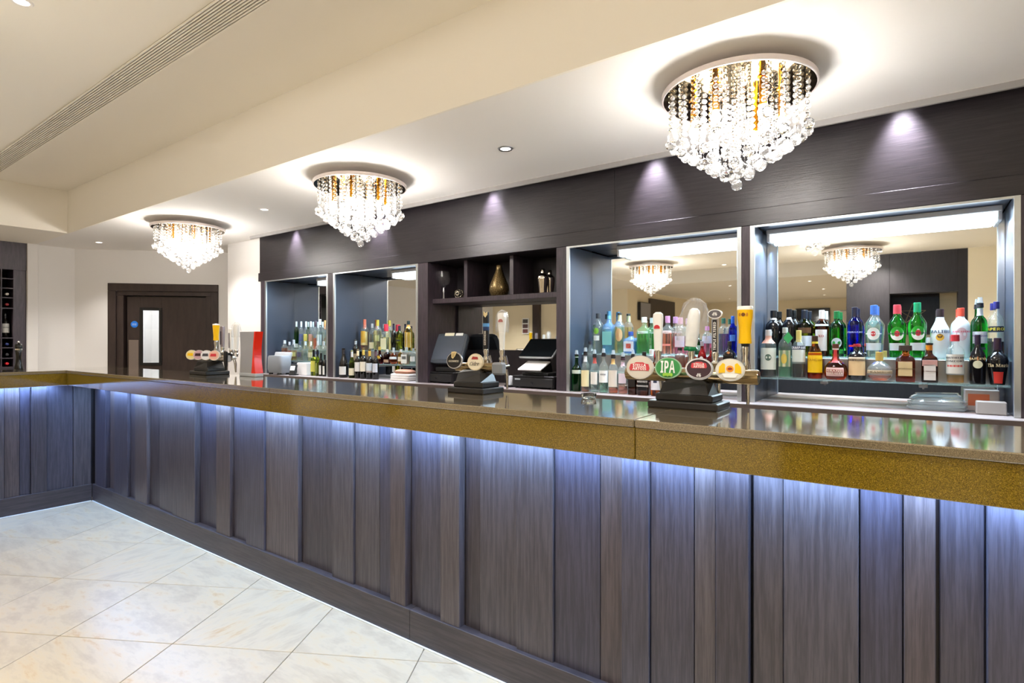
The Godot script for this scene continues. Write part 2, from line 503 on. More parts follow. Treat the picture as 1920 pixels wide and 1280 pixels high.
func back_bar():
	var st
	var c = thing("back_counter", "grey topped back bar counter behind the bar, under the alcoves", "counter")
	st = tool(); span(st, -6.05, 1.7, 0.935, 0.965, 3.402, 3.93, 0.002); obj("worktop", st, M.backtop, c)
	st = tool(); span(st, -6.05, 1.7, 0.932, 0.964, 3.392, 3.4015, 0.002); obj("front_edge", st, M.backedge, c)
	for k in 9:
		st = tool(); span(st, -6.04 + 0.85 * k, -5.20 + 0.85 * k, 0.08, 0.925, 3.43, 3.455, 0.003); obj("door", st, M.dark, c)
	st = tool(); span(st, -6.04, 1.7, 0.0, 0.934, 3.456, 3.93); obj("body", st, M.dark, c)
	# fascia
	var f = thing("fascia", "deep dark wood fascia running above the lit alcoves", "fascia")
	var fu = [-6.07, -3.93, -1.6672, 0.72, 1.7]
	for i in 4:
		st = tool(); span(st, fu[i] + 0.0005, fu[i + 1] - 0.0005, 2.10, 2.615, 3.505, 3.56, 0.0015); obj("panel", st, M.fascia, f)
	st = tool(); span(st, -6.085, 1.7, 2.004, 2.099, 3.496, 3.56, 0.002); obj("lower_band", st, M.fascia, f)
	# pillars
	var names = ["dark wood pillar at the far left end of the back bar", "dark pillar between the two leftmost alcoves", "dark pillar left of the open shelf unit", "dark pillar right of the open shelf unit", "dark pillar behind the yellow glass shaped tap handle", "dark end pillar at the right edge of the back bar"]
	var pu = [[-6.04, -5.93], [-4.83, -4.70], [-3.56, -3.42], [-2.128, -2.02], [-0.867, -0.775], [0.38, 1.7]]
	for i in 6:
		st = tool(); span(st, pu[i][0] + 0.022 * (1 if i in [1, 2, 4] else 0), pu[i][1] - 0.022 * (1 if i in [0, 1, 3, 4] else 0), 0.966, 2.0035, 3.50, 3.93, 0.002)
		tag(obj("pillar", st, M.pillar), names[i], "pillar", "dark pillars of the back bar")
	# alcoves
	var al = ["leftmost mirror backed alcove, beside the white pier", "second alcove from the left, with the wine bottles", "mirror backed alcove behind the large beer taps", "rightmost mirror backed alcove with two full rows of liqueurs"]
	for i in 4:
		var a = ALCOVES[i]
		var t = thing("alcove", al[i], "alcove", Vector3.ZERO, 0.0, "lit alcoves of the back bar")
		for s in 2:
			st = tool()
			if s == 0: span(st, a[0] - 0.02, a[0], 0.966, 2.003, 3.512, 3.90, 0.001)
			else: span(st, a[1], a[1] + 0.02, 0.966, 2.003, 3.512, 3.90, 0.001)
			obj("side_panel", st, M.side, t)
			st = tool()
			if s == 0: span(st, a[0] - 0.022, a[0] + 0.003, 0.966, 2.003, 3.497, 3.5115, 0.001)
			else: span(st, a[1] - 0.003, a[1] + 0.022, 0.966, 2.003, 3.497, 3.5115, 0.001)
			obj("metal_edge", st, M.alu, t)
		st = tool(); span(st, a[0], a[1], 1.990, 2.003, 3.498, 3.5115, 0.001); obj("metal_edge", st, M.alu, t)
		st = tool(); span(st, a[0], a[1], 2.012, 2.03, 3.563, 3.90, 0.001); obj("top_panel", st, M.side, t)
		st = tool(); span(st, a[0] + 0.001, a[1] - 0.001, 0.966, 2.011, 3.845, 3.90, 0.001); obj("mirror", st, M.mirror, t)
		# tube batten
		var bl = thing("tube_light", ["short tube light at the top of the leftmost alcove", "short tube light at the top of the second alcove", "long tube light above the bottles behind the large taps", "long tube light at the top of the rightmost alcove"][i], "tube light", Vector3((a[2] + a[3]) / 2.0, 2.0, -3.78), 0.0, "tube lights in the alcoves")
		var L = a[3] - a[2]
		st = tool(); box(st, Vector3(0, -0.004, 0), Vector3(L, 0.03, 0.10), 0.003); obj("housing", st, M.white, bl)
		st = tool(); box(st, Vector3(0, -0.042, 0), Vector3(L - 0.036, 0.046, 0.085), 0.012); obj("tube", st, M.tube, bl)
		for s in [-1, 1]:
			st = tool(); box(st, Vector3(s * (L / 2 - 0.01), -0.035, 0), Vector3(0.018, 0.062, 0.09), 0.003); obj("end_cap", st, M.white, bl)
		# two steps of shelf
		var sh = thing("step_shelf", ["two step bottle shelf in the leftmost alcove", "two step bottle shelf in the second alcove", "two step bottle shelf behind the large taps", "two step bottle shelf in the rightmost alcove"][i], "shelf", Vector3.ZERO, 0.0, "stepped bottle shelves")
		st = tool(); span(st, a[0] + 0.004, a[1] - 0.004, 1.098, 1.11, 3.60, 3.70, 0.002); obj("lower_shelf", st, M.shelfglass, sh)
		st = tool(); span(st, a[0] + 0.004, a[1] - 0.004, 1.11, 1.225, 3.688, 3.694, 0.001); obj("riser", st, M.steel, sh)
		st = tool(); span(st, a[0] + 0.004, a[1] - 0.004, 1.225, 1.235, 3.684, 3.842, 0.002); obj("upper_shelf", st, M.shelfglass, sh)
		for k in 2:
			var ux = a[0] + (a[1] - a[0]) * (0.3 + 0.4 * k)
			st = tool(); span(st, ux - 0.02, ux + 0.02, 1.08, 1.098, 3.64, 3.68, 0.003); span(st, ux - 0.004, ux + 0.004, 1.07, 1.098, 3.67, 3.843, 0.001); obj("bracket", st, M.steel, sh)

func shelving_unit():
	var t = thing("shelf_unit", "open dark wood shelf unit with three pigeonholes above the tills", "shelf unit")
	var st = tool(); span(st, -3.42, -2.128, 0.966, 2.003, 3.885, 3.93); obj("back_panel", st, M.dark, t)
	st = tool(); span(st, -3.4198, -2.1282, 1.650, 1.690, 3.56, 3.884, 0.002); obj("shelf", st, M.pillar, t)
	for x in [-3.0776, -2.602]:
		st = tool(); span(st, x - 0.018, x + 0.018, 1.6905, 2.003, 3.60, 3.884, 0.002); obj("divider", st, M.pillar, t)
	st = tool(); span(st, -3.40, -2.13, 1.248, 1.649, 3.876, 3.884, 0.001); obj("mirror", st, M.mirror, t)
	st = tool(); span(st, -3.42, -2.128, 2.004, 2.02, 3.56, 3.93); obj("top_panel", st, M.dark, t)

# ---------------------------------------------------------------- left end
func door_and_left():
	var P = Vector3(-8.6676, 0, -2.5636)
	var a = atan2(0.7207, 0.6932)
	var B = Basis(Vector3.UP, a)
	var T = Transform3D(B, P)
	var W = func(st, s0, s1, y0, y1, z0, z1, b = 0.0): box(st, T * Vector3((s0 + s1) / 2.0, (y0 + y1) / 2.0, (z0 + z1) / 2.0), Vector3(s1 - s0, y1 - y0, z1 - z0), b, B)
	var st = tool()
	W.call(st, -0.12, 0.36, 0, 2.52, -0.16, 0.0); W.call(st, 1.656, 2.6, 0, 2.52, -0.16, 0.0); W.call(st, 0.36, 1.656, 2.06, 2.52, -0.16, 0.0)
	struct("wall_angled", st, M.wall, "white angled wall around the dark door")
	var d = Node3D.new(); d.name = "door_1"; add_child(d)
	d.set_meta("kind", "structure"); d.set_meta("label", "dark brown door with a narrow glass panel and a stepped frame"); 
	st = tool(); W.call(st, 0.35, 0.443, 0, 1.974, -0.02, 0.018, 0.004); W.call(st, 1.573, 1.666, 0, 1.974, -0.02, 0.018, 0.004); W.call(st, 0.35, 1.666, 1.974, 2.072, -0.02, 0.018, 0.004)
	obj("architrave", st, M.door, d)
	st = tool(); W.call(st, 0.443, 0.52, 0, 1.92, -0.10, -0.012, 0.003); W.call(st, 1.506, 1.573, 0, 1.92, -0.10, -0.012, 0.003); W.call(st, 0.443, 1.573, 1.92, 1.975, -0.10, -0.012, 0.003)
	obj("door_frame", st, M.door, d)
	st = tool(); W.call(st, 0.50, 0.56, 0, 1.94, -0.14, -0.111); W.call(st, 1.48, 1.53, 0, 1.94, -0.14, -0.111); W.call(st, 0.50, 1.53, 1.89, 1.94, -0.14, -0.111)
	obj("door_stop", st, M.black, d)
	st = tool(); W.call(st, 0.54, 0.70, 0.01, 1.905, -0.11, -0.065, 0.002); W.call(st, 0.945, 1.50, 0.01, 1.905, -0.11, -0.065, 0.002); W.call(st, 0.70, 0.945, 1.755, 1.905, -0.11, -0.065); W.call(st, 0.70, 0.945, 0.01, 1.02, -0.11, -0.065)
	obj("leaf", st, M.door, d)
	st = tool(); W.call(st, 0.692, 0.732, 1.01, 1.764, -0.067, -0.052, 0.003); W.call(st, 0.922, 0.957, 1.01, 1.764, -0.067, -0.052, 0.003); W.call(st, 0.732, 0.922, 1.728, 1.764, -0.067, -0.052, 0.003); W.call(st, 0.732, 0.922, 1.01, 1.045, -0.067, -0.052, 0.003)
	obj("glazing_bead", st, M.black, d)
	st = tool(); W.call(st, 0.732, 0.922, 1.04, 1.73, -0.092, -0.086); obj("pane", st, M.pane, d)
	st = tool(); W.call(st, 0.560, 0.676, 0.75, 1.343, -0.066, -0.0625, 0.001); obj("push_plate", st, plain(srgb(150, 140, 138), 0.35, 0.8), d)
	st = tool(); lathe(st, [[0, 0.0], [0, 0.043], [0.003, 0.043], [0.003, 0.0]], 28, Transform3D(B * Basis(Vector3.RIGHT, PI / 2), T * Vector3(0.628, 1.546, -0.0645)))
	var sg = obj("fire_sign", st, plain(srgb(30, 120, 225), 0.4), self)
	tag(sg, "round blue fire door sign on the dark door, left of its glass panel", "sign")
	var w1 = words("lettering", "FIRE DOOR", 0.05, 0.010, plain(srgb(210, 230, 255), 0.4), sg, T * Vector3(0.628, 1.552, -0.061)); w1.basis = B
	w1 = words("lettering", "KEEP SHUT", 0.05, 0.010, plain(srgb(210, 230, 255), 0.4), sg, T * Vector3(0.628, 1.537, -0.061)); w1.basis = B
	# lit lobby beyond the glass
	st = tool(); W.call(st, 0.2, 1.8, 0, 2.5, -1.7, -1.6); W.call(st, 0.1, 0.2, 0, 2.5, -1.7, -0.16); W.call(st, 1.8, 1.9, 0, 2.5, -1.7, -0.16); W.call(st, 0.1, 1.9, 2.45, 2.55, -1.7, -0.16)
	struct("wall_lobby", st, M.white)
	st = tool(); W.call(st, 0.2, 1.8, 0, 0.9, -1.599, -1.58); struct("trim_lobby", st, plain(srgb(190, 192, 210), 0.6))
	area_light("lobby_glow", T * Vector3(1.0, 2.44, -0.9), Vector2(0.8, 0.8), 4, Color(0.92, 0.96, 1.0), Vector3.DOWN)

func vent():
	var t = thing("linear_vent", "long slotted white air vent in the raised cream ceiling", "vent", Vector3(-2.5, 2.955, -1.425))
	var L = 9.4
	var st = tool(); box(st, Vector3(0, -0.001, 0), Vector3(L, 0.002, 0.156)); obj("backing", st, plain(srgb(34, 27, 20), 0.9), t)
	for k in 11:
		st = tool(); box(st, Vector3(0, -0.006, -0.075 + 0.015 * k), Vector3(L, 0.008, 0.0094 if k in [0, 10] else 0.0080), 0.001); obj("slat", st, M.cream, t)

func downlight(at_, label, energy, angle, group, warm, aim = Vector3.DOWN):
	var t = thing("downlight", label, "downlight", at_, 0.0, group)
	var st = tool(); lathe(st, [[0.001, 0.030], [-0.004, 0.032], [-0.006, 0.042], [0.0, 0.048]], 24); obj("trim_ring", st, M.white, t)
	st = tool(); lathe(st, [[-0.002, 0.0], [-0.002, 0.031]], 24); obj("lens", st, M.lens, t)
	var l = SpotLight3D.new(); l.name = "lamp"; t.add_child(l)
	l.position = Vector3(0, -0.012, 0)
	l.look_at_from_position(at_ + l.position, at_ + l.position + aim, Vector3.RIGHT)
	l.light_energy = energy; l.spot_angle = angle; l.spot_range = 14; l.spot_attenuation = 2.0; l.light_size = 0.03; l.light_color = warm; l.shadow_enabled = true
	l.spot_angle_attenuation = 0.8
	return t

func downlights():
	var neutral = Color(1.0, 0.98, 0.96)
	var warm = Color(1.0, 0.98, 0.95)
	var g = "round recessed downlights"
	downlight(Vector3(-7.88, 2.5, -2.54), "small round downlight in the white ceiling above the wine rack corner", 1.4, 52, g, neutral)
	downlight(Vector3(-4.72, 2.5, -2.77), "small lit downlight in the white ceiling between the left and middle chandeliers", 1.4, 52, g, neutral)
	var off = downlight(Vector3(-2.04, 2.5, -2.76), "silver rimmed downlight in the white ceiling between the middle and right chandeliers", 1.4, 52, g, neutral)
	off.get_node("trim_ring").material_override = M.steel
	downlight(Vector3(-6.45, 2.5, -3.0), "downlight in the white ceiling hidden behind the farthest chandelier, washing the pier", 2.0, 58, g, neutral)
	downlight(Vector3(-3.49, 2.955, -0.81), "downlight in the raised cream ceiling at the top left corner of the photo", 1.8, 60, g, warm)
	for k in 3:
		downlight(Vector3([-6.4, -0.6, 2.2][k], 2.955, -0.81), ["downlight in the raised cream ceiling near the left tray corner, out of view", "downlight in the raised cream ceiling in front of the taps, out of view", "downlight in the raised cream ceiling at the far right, out of view"][k], 1.8, 60, "recessed downlights behind the camera", warm)
	var rear = [Vector3(-2.2, 2.955, 2.5), Vector3(-3.6, 2.955, 2.5), Vector3(-1.7, 2.5, 4.6), Vector3(-3.2, 2.5, 4.6), Vector3(-1.7, 2.5, 6.6), Vector3(-3.4, 2.5, 6.6), Vector3(-1.9, 2.5, 8.4), Vector3(-4.2, 2.5, 8.4), Vector3(-6.6, 2.5, 2.6), Vector3(-8.1, 2.5, 2.9), Vector3(-8.3, 2.5, -1.0), Vector3(2.0, 2.5, -2.77)]
	var rl = ["right one of the pair in the second raised tray behind the camera", "left one of the pair in the second raised tray behind the camera", "first downlight of the right row in the rear room", "first downlight of the left row in the rear room", "second downlight of the right row in the rear room", "second downlight of the left row in the rear room", "last downlight of the right row, by the rear wall", "last downlight of the left row, by the rear wall", "downlight before the partition wall behind the camera", "downlight washing the wall picture, seen in the shelf unit mirror", "downlight in the white ceiling above the wine rack front", "downlight in the white bar ceiling beyond the right edge"]
	for k in 12:
		downlight(rear[k], rl[k], 3.6, 60, "recessed downlights behind the camera", warm)
	var near = [Vector3(-0.4, 2.5, 1.1), Vector3(1.6, 2.5, 1.1), Vector3(-2.4, 2.5, 1.2), Vector3(1.0, 2.955, -1.0)]
	var nl = ["downlight just behind the camera, in line with the feature wall", "downlight behind the camera to the right, before the cream side wall", "downlight behind the camera to the left of the feature wall", "downlight in the raised cream ceiling beside the vent, out of view"]
	for k in 4:
		downlight(near[k], nl[k], 3.6, 62, "recessed downlights behind the camera", warm)
	# spots in the slot above the fascia
	for k in 6:
		var x = -5.36 + 1.325 * k
		var t = thing("slot_spot", ["spotlight in the ceiling slot above the leftmost alcove", "spotlight in the ceiling slot behind the middle chandelier", "spotlight in the ceiling slot above the open shelf unit", "spotlight in the ceiling slot above the large beer taps", "spotlight in the ceiling slot above the rightmost alcove", "spotlight in the ceiling slot beyond the right edge"][k], "spotlight", Vector3(x, 2.615, -3.425), 0.0, "spotlights hidden in the ceiling slot")
		var st = tool(); lathe(st, [[-0.035, 0.0], [-0.035, 0.016], [-0.036, 0.02], [0.0, 0.02]], 16); obj("can", st, M.white, t)
		st = tool(); lathe(st, [[-0.0362, 0.0], [-0.0362, 0.015]], 16); obj("lens", st, M.lens, t)
		var l = SpotLight3D.new(); l.name = "lamp"; t.add_child(l)
		l.position = Vector3(0, -0.045, 0)
		l.look_at_from_position(t.position + l.position, t.position + l.position + Vector3(0, -1, -0.21), Vector3.RIGHT)
		l.light_energy = 3.6; l.spot_angle = 33; l.spot_range = 6; l.spot_attenuation = 2.0; l.light_size = 0.03; l.spot_angle_attenuation = 1.0; l.shadow_enabled = true
		l.light_color = Color(0.96, 0.95, 1.0)

func chandeliers():
	var t = thing("chandelier", "nearest crystal chandelier, above the large beer taps", "chandelier", Vector3(-0.66, 2.5, -2.65), 0.3, "round crystal ceiling chandeliers")
	var st = tool(); lathe(st, [[-0.045, 0.14], [0.0, 0.14]], 28); obj("ceiling_rose", st, M.white, t)
	st = tool(); lathe(st, [[-0.068, 0.320], [-0.068, 0.325], [-0.066, 0.328], [-0.045, 0.328], [-0.043, 0.325], [-0.043, 0.0]], 56); obj("rim_plate", st, plain(srgb(226, 214, 208), 0.3, 0.6), t)
	st = tool(); lathe(st, [[-0.0665, 0.0], [-0.0665, 0.321]], 56); obj("mirror_plate", st, M.plate, t)
	for k in 6:
		var a = TAU * k / 6.0
		var p = Vector3(cos(a) * 0.185, -0.0665, sin(a) * 0.185)
		st = tool(); lathe(st, [[-0.120, 0.0], [-0.120, 0.012], [-0.119, 0.0145], [-0.006, 0.0145], [-0.004, 0.022], [0.0, 0.022]], 16); var h = obj("lamp_holder", st, M.gold, t); h.position = p
		st = tool(); lathe(st, [[-0.175, 0.0], [-0.172, 0.012], [-0.160, 0.020], [-0.145, 0.021], [-0.132, 0.015], [-0.1205, 0.010], [-0.1205, 0.0]], 14); var b = obj("bulb", st, M.bulb, h)
		var l = OmniLight3D.new(); l.name = "lamp"; l.light_energy = 0.175; l.light_color = Color(1.0, 0.985, 0.97); l.light_size = 0.06; l.omni_range = 14; l.omni_attenuation = 2.0; l.shadow_enabled = true
		h.add_child(l); l.position = Vector3(0, -0.150, 0)
	var bead = {}
	var rings = [[0.288, 20, 0.165], [0.240, 16, 0.205], [0.192, 13, 0.238], [0.142, 10, 0.272], [0.096, 7, 0.305], [0.050, 4, 0.338], [0.0, 1, 0.380]]
	st = tool(); ball(st, Vector3(0, -0.0265, 0), 0.0245, 9, 7, true); lathe(st, [[-0.004, 0.002], [0.004, 0.002]], 6)
	var big = st.commit()
	for r in rings:
		var n = int((r[2] - 0.012) / 0.027)
		st = tool()
		for k in n: ball(st, Vector3(0, -0.012 - 0.027 * k, 0), 0.0108, 7, 4, true)
		rod(st, Vector3(0, 0, 0), Vector3(0, -r[2], 0), 0.0005, 0.0005, 3)
		var strand = st.commit()
		for k in r[1]:
			var a = TAU * (k + 0.5 * rng.randf_range(-0.3, 0.3)) / r[1]
			var p = Vector3(cos(a) * r[0], -0.0665, sin(a) * r[0])
			var o = obj("bead_strand", strand, M.crystal if k % 2 == 0 else M.crystal_soft, t); o.position = p; o.rotation.y = rng.randf() * TAU
			o = obj("crystal_ball", big, M.crystal if (k + int(r[1])) % 3 == 0 else M.crystal_soft, t); o.position = p + Vector3(0, -r[2], 0); o.rotation.y = rng.randf() * TAU
	copy(t, "middle crystal chandelier, above the open shelf unit side of the bar", Vector3(-3.26, 2.5, -2.65), 1.1)
	copy(t, "farthest crystal chandelier, left, in front of the dark door", Vector3(-5.88, 2.5, -2.65), 1.9)
	copy(t, "crystal chandelier seen in the mirror of the rightmost alcove", Vector3(-0.66, 2.5, 0.42), 0.7)
	copy(t, "crystal chandelier seen in the mirror behind the large taps", Vector3(-3.26, 2.5, 0.42), 2.4)
# ---------------------------------------------------------------- beer taps
func badge(t, called, x, y, z, rx, ry, turn, back, ring, facem, tilt = 0.15):
	# domed oval badge on a short stalk, facing the customers
	var B = Basis(Vector3.UP, turn) * Basis(Vector3.RIGHT, -tilt)
	var st = tool()
	lathe(st, [[-0.016, 0.0], [-0.016, 0.8], [-0.008, 1.0], [0.002, 1.0], [0.006, 0.93], [0.006, 0.0]], 32, Transform3D(Basis.IDENTITY.scaled(Vector3(rx, 1, ry)), Vector3.ZERO))
	var rim = obj(called, st, ring, t)
	rim.transform = Transform3D(B * Basis(Vector3.RIGHT, PI / 2), Vector3(x, y, z))
	st = tool()
	lathe(st, [[0.006, 0.90], [0.009, 0.6], [0.010, 0.0]], 32, Transform3D(Basis.IDENTITY.scaled(Vector3(rx, 1, ry)), Vector3.ZERO))
	var fc = obj("badge_face", st, facem, rim)
	var stalk = tool(); rod(stalk, Vector3(0, -0.016, 0), Vector3(0, -0.055, 0), 0.013, 0.016); obj("badge_stalk", stalk, back, rim)
	return rim

func on_badge(rim, st_or_mesh, called, mat):
	# decoration drawn in the badge's own plane (x right, y up, z out)
	var o = obj(called, st_or_mesh, mat, rim)
	o.transform = Transform3D(Basis(Vector3.RIGHT, -PI / 2), Vector3(0, 0.0095, 0))
	return o

func badge_words(rim, text, w, h, mat, x, y, serif = false, lean = 0.0):
	var o = words("lettering", text, w, h, mat, rim, Vector3.ZERO, 0.0, serif, 0.0, true, lean)
	o.transform = Transform3D(Basis(Vector3.RIGHT, -PI / 2), Vector3(x, 0.0112, -y))

func tap_column(t, w, d, hbase, htube, L, metal, r = 0.023):
	var st = tool()
	box(st, Vector3(0, 0.012, 0), Vector3(w, 0.024, d), 0.004)
	obj("base_plate", st, M.tapblack, t)
	st = tool(); box(st, Vector3(0, 0.036, -0.004), Vector3(w * 0.82, 0.024, d * 0.8), 0.004); obj("base_step", st, M.tapblack, t)
	var y1 = htube - r * 0.5
	st = tool()
	var k = 0.5 / 0.7071
	lathe(st, [[0.0481, 0.0], [0.0481, k * 1.0], [y1 * 0.75 + 0.012, k * 0.86], [y1, k * 0.62], [y1, 0]], 4, Transform3D(Basis(Vector3.UP, PI / 4), Vector3(0, 0, -0.006)).scaled_local(Vector3.ONE), 1.0, 1.0, true)
	var o = obj("column", st, M.tapblack, t)
	o.scale = Vector3(w * 0.70, 1, d * 0.72)
	st = tool(); lathe(st, [[-L / 2, 0], [-L / 2, r * 0.9], [-L / 2 + 0.004, r], [L / 2 - 0.004, r], [L / 2, r * 0.9], [L / 2, 0]], 24, Transform3D(Basis(Vector3(0, 0, 1), -PI / 2), Vector3(0, htube, 0)))
	obj("crossbar", st, metal, t)

func handle_neck(t, x, y0, y1, z):
	var st = tool()
	var h = y1 - y0
	lathe(st, [[0, 0], [0, 0.011], [h * 0.25, 0.011], [h * 0.4, 0.014], [h * 0.55, 0.009], [h * 0.85, 0.013], [h, 0.011], [h, 0]], 16, at(Vector3(x, y0, z)))
	return obj("handle_neck", st, M.chrome, t)

func spout(t, x, htube, z, metal):
	var st = tool(); rod(st, Vector3(x, htube, z + 0.03), Vector3(x, htube + 0.005, z - 0.03), 0.016); rod(st, Vector3(x, htube, z - 0.025), Vector3(x, htube + 0.05, z - 0.01), 0.014, 0.012)
	rod(st, Vector3(x, htube, z - 0.02), Vector3(x, htube - 0.035, z - 0.03), 0.009); rod(st, Vector3(x, htube - 0.035, z - 0.03), Vector3(x, htube - 0.095, z - 0.033), 0.0085, 0.005)
	obj("spout", st, metal, t)

func bag(called, label, where, r, h, sd, lean = 0.0):
	var n = FastNoiseLite.new(); n.seed = sd; n.frequency = 14.0; n.fractal_octaves = 3
	var st = tool()
	var prof = [[0.0, 0.95], [h * 0.2, 1.0], [h * 0.45, 0.98], [h * 0.7, 0.92], [h * 0.88, 0.7], [h * 0.97, 0.35], [h, 0.06]]
	var seg = 22
	var P = func(i, j):
		var a = TAU * j / seg
		var y = prof[i][0]
		var k = prof[i][1] * (1.0 + 0.35 * n.get_noise_3d(cos(a) * 0.2, y * 1.4, sin(a) * 0.2))
		return Vector3(sin(a) * r * k + lean * y, y + 0.01 * n.get_noise_2d(j * 0.03, i * 0.1), cos(a) * r * k * 0.8)
	for i in prof.size() - 1:
		for j in seg:
			var q = [P.call(i, j), P.call(i, (j + 1) % seg), P.call(i + 1, (j + 1) % seg), P.call(i + 1, j)]
			var nrm = Vector3(sin(TAU * (j + 0.5) / seg), 0.2, cos(TAU * (j + 0.5) / seg))
			for tr in [[0, 1, 2], [0, 2, 3]]:
				var g = (q[tr[1]] - q[tr[0]]).cross(q[tr[2]] - q[tr[0]])
				if g.length_squared() < 1e-14: continue
				g = g.normalized()
				face(st, [q[tr[0]], q[tr[1]], q[tr[2]]], g if g.dot(nrm) > 0 else -g)
	var o = obj(called, st, M.film)
	o.position = where
	tag(o, label, "plastic bag")
	return o

func taps():
	var red = plain(srgb(205, 52, 60), 0.35)
	var whitep = plain(srgb(245, 244, 240), 0.3)
	var cream = plain(srgb(214, 206, 192), 0.3)
	var green = plain(srgb(40, 140, 60), 0.3)
	var darkred = plain(srgb(56, 26, 34), 0.3)
	var yellow = plain(srgb(250, 196, 8), 0.3)
	var silver = plain(srgb(200, 200, 204), 0.3, 0.8)
	# --- the large one, four taps
	var o = Vector3(-0.6254, 1.10, -1.885)
	var t = thing("beer_tap", "large beer tap tower with four oval badges, in front of the bottles at the right", "beer tap", o, 0.0, "beer tap towers on the bar")
	tap_column(t, 0.232, 0.15, 0.05, 0.1086, 0.445, M.bronze, 0.024)
	var hy = 0.1086
	var xs = [-0.7627 - o.x, -0.6642 - o.x, -0.563 - o.x, -0.4681 - o.x]
	var faces = [cream, green, darkred, plain(srgb(226, 222, 208), 0.3)]
	var rims = [plain(srgb(206, 200, 188), 0.3), plain(srgb(150, 190, 150), 0.3), silver, plain(srgb(206, 204, 196), 0.3)]
	for i in 4:
		var b = badge(t, "badge", xs[i], hy + 0.026, 0.085, 0.046 if i == 0 else 0.043, 0.040 if i == 0 else 0.035, 0.2, M.chrome, rims[i], faces[i])
		var st = tool()
		if i == 0 or i == 2:
			var k = 1.0 if i == 0 else 0.72
			var dy = 0.0 if i == 0 else 0.010
			var poly = []
			for q in [[-0.031, -0.012], [0.031, -0.012], [0.034, -0.004], [0.030, 0.010], [0.018, 0.012], [0.012, 0.016], [-0.012, 0.016], [-0.018, 0.012], [-0.030, 0.010], [-0.034, -0.004]]: poly.append(Vector2(q[0] * k, q[1] * k + dy))
			prism(st, poly, 0.0, 0.0012); on_badge(b, st, "cartouche", red)
			badge_words(b, "STELLA", 0.044 * k, 0.010 * k, whitep, 0.0, 0.0055 * k + dy)
			badge_words(b, "ARTOIS", 0.046 * k, 0.009 * k, whitep, 0.0, -0.0055 * k + dy)
			if i == 2: badge_words(b, "4%", 0.014, 0.012, whitep, 0.0, -0.021, false, 0.2)
			if i == 2:
				st = tool()
				for q in 32: rod(st, Vector3(cos(TAU * q / 32.0) * 0.038, sin(TAU * q / 32.0) * 0.030, 0.0), Vector3(cos(TAU * (q + 1) / 32.0) * 0.038, sin(TAU * (q + 1) / 32.0) * 0.030, 0.0), 0.0009, 0.0009, 4)
				on_badge(b, st, "ring", whitep)
		elif i == 1:
			badge_words(b, "IPA", 0.046, 0.040, whitep, 0.0, 0.003)
			st = tool(); for q in 5: prism(st, oval(0.004, 0.006, 10, -0.012 + 0.006 * q, -0.023 + 0.002 * (q % 2)), 0, 0.001)
			on_badge(b, st, "hop_motif", plain(srgb(150, 205, 60), 0.4))
		else:
			for s in [-1, 1]:
				st = tool(); prism(st, [Vector2(0.014 * s, -0.010), Vector2(0.033 * s, -0.012), Vector2(0.031 * s, 0.008), Vector2(0.021 * s, 0.020), Vector2(0.014 * s, 0.016)], 0, 0.001); on_badge(b, st, "motif", yellow)
			st = tool(); prism(st, oval(0.011, 0.010, 20, 0.0, 0.002), 0, 0.0012); on_badge(b, st, "motif", plain(srgb(240, 150, 20), 0.4))
			st = tool(); prism(st, oval(0.007, 0.004, 16, 0.0, 0.002), 0.0012, 0.0018); on_badge(b, st, "motif", plain(srgb(150, 40, 20), 0.4))
			st = tool(); prism(st, [Vector2(-0.022, -0.014), Vector2(0.022, -0.014), Vector2(0.016, -0.025), Vector2(-0.016, -0.025)], 0, 0.001); on_badge(b, st, "motif", whitep)
	var hx = [-0.7493 - o.x, -0.6311 - o.x, -0.5502 - o.x, -0.455 - o.x]
	for i in 4:
		spout(t, hx[i], hy, -0.05, M.chrome)
	# white paddle with a red crest
	var st = tool(); lathe(st, [[0, 0], [0, 0.0135, 4], [0.07, 0.0155, 4], [0.118, 0.018, 4], [0.132, 0.0165, 4], [0.139, 0.008, 4], [0.139, 0]], 24, at(Vector3(hx[0], 0.1877, -0.045)), 1.0, 0.6)
	var h0 = obj("tap_handle", st, whitep, t)
	st = tool(); prism(st, [Vector2(-0.011, 0), Vector2(0.011, 0), Vector2(0.010, 0.008), Vector2(0.004, 0.013), Vector2(-0.004, 0.013), Vector2(-0.010, 0.008)], 0, 0.001, at(Vector3(hx[0], 0.2677, -0.0335))); obj("crest", st, red, h0)
	handle_neck(t, hx[0], hy + 0.015, 0.1877 + 0.004, -0.045)
	# glass shaped white handle with a green foot, in a plastic bag
	var yb = 0.1908
	st = tool(); lathe(st, [[0, 0], [0, 0.022], [0.006, 0.024], [0.014, 0.019]], 24, at(Vector3(hx[1] - 0.002, yb, -0.045))); var h1 = obj("tap_handle_foot", st, plain(srgb(14, 120, 70), 0.15), t)
	st = tool(); lathe(st, [[0.0145, 0], [0.0145, 0.0195], [0.07, 0.022], [0.12, 0.0205], [0.138, 0.017], [0.146, 0.008], [0.146, 0]], 24, Transform3D(Basis(Vector3(0, 0, 1), -0.10), Vector3(hx[1] - 0.002, yb, -0.045))); obj("tap_handle", st, whitep, t)
	handle_neck(t, hx[1], hy + 0.015, yb, -0.045)
	bag("plastic_bag", "clear plastic bag over the white tap handle with the green foot", o + Vector3(hx[1] + 0.002, yb + 0.035, -0.045), 0.052, 0.142, 4, 0.10)
	# slim dark handle with an oval head
	yb = 0.1862
	st = tool(); box(st, Vector3(hx[2], yb + 0.055, -0.045), Vector3(0.022, 0.118, 0.012), 0.003); var h2 = obj("tap_handle", st, silver, t)
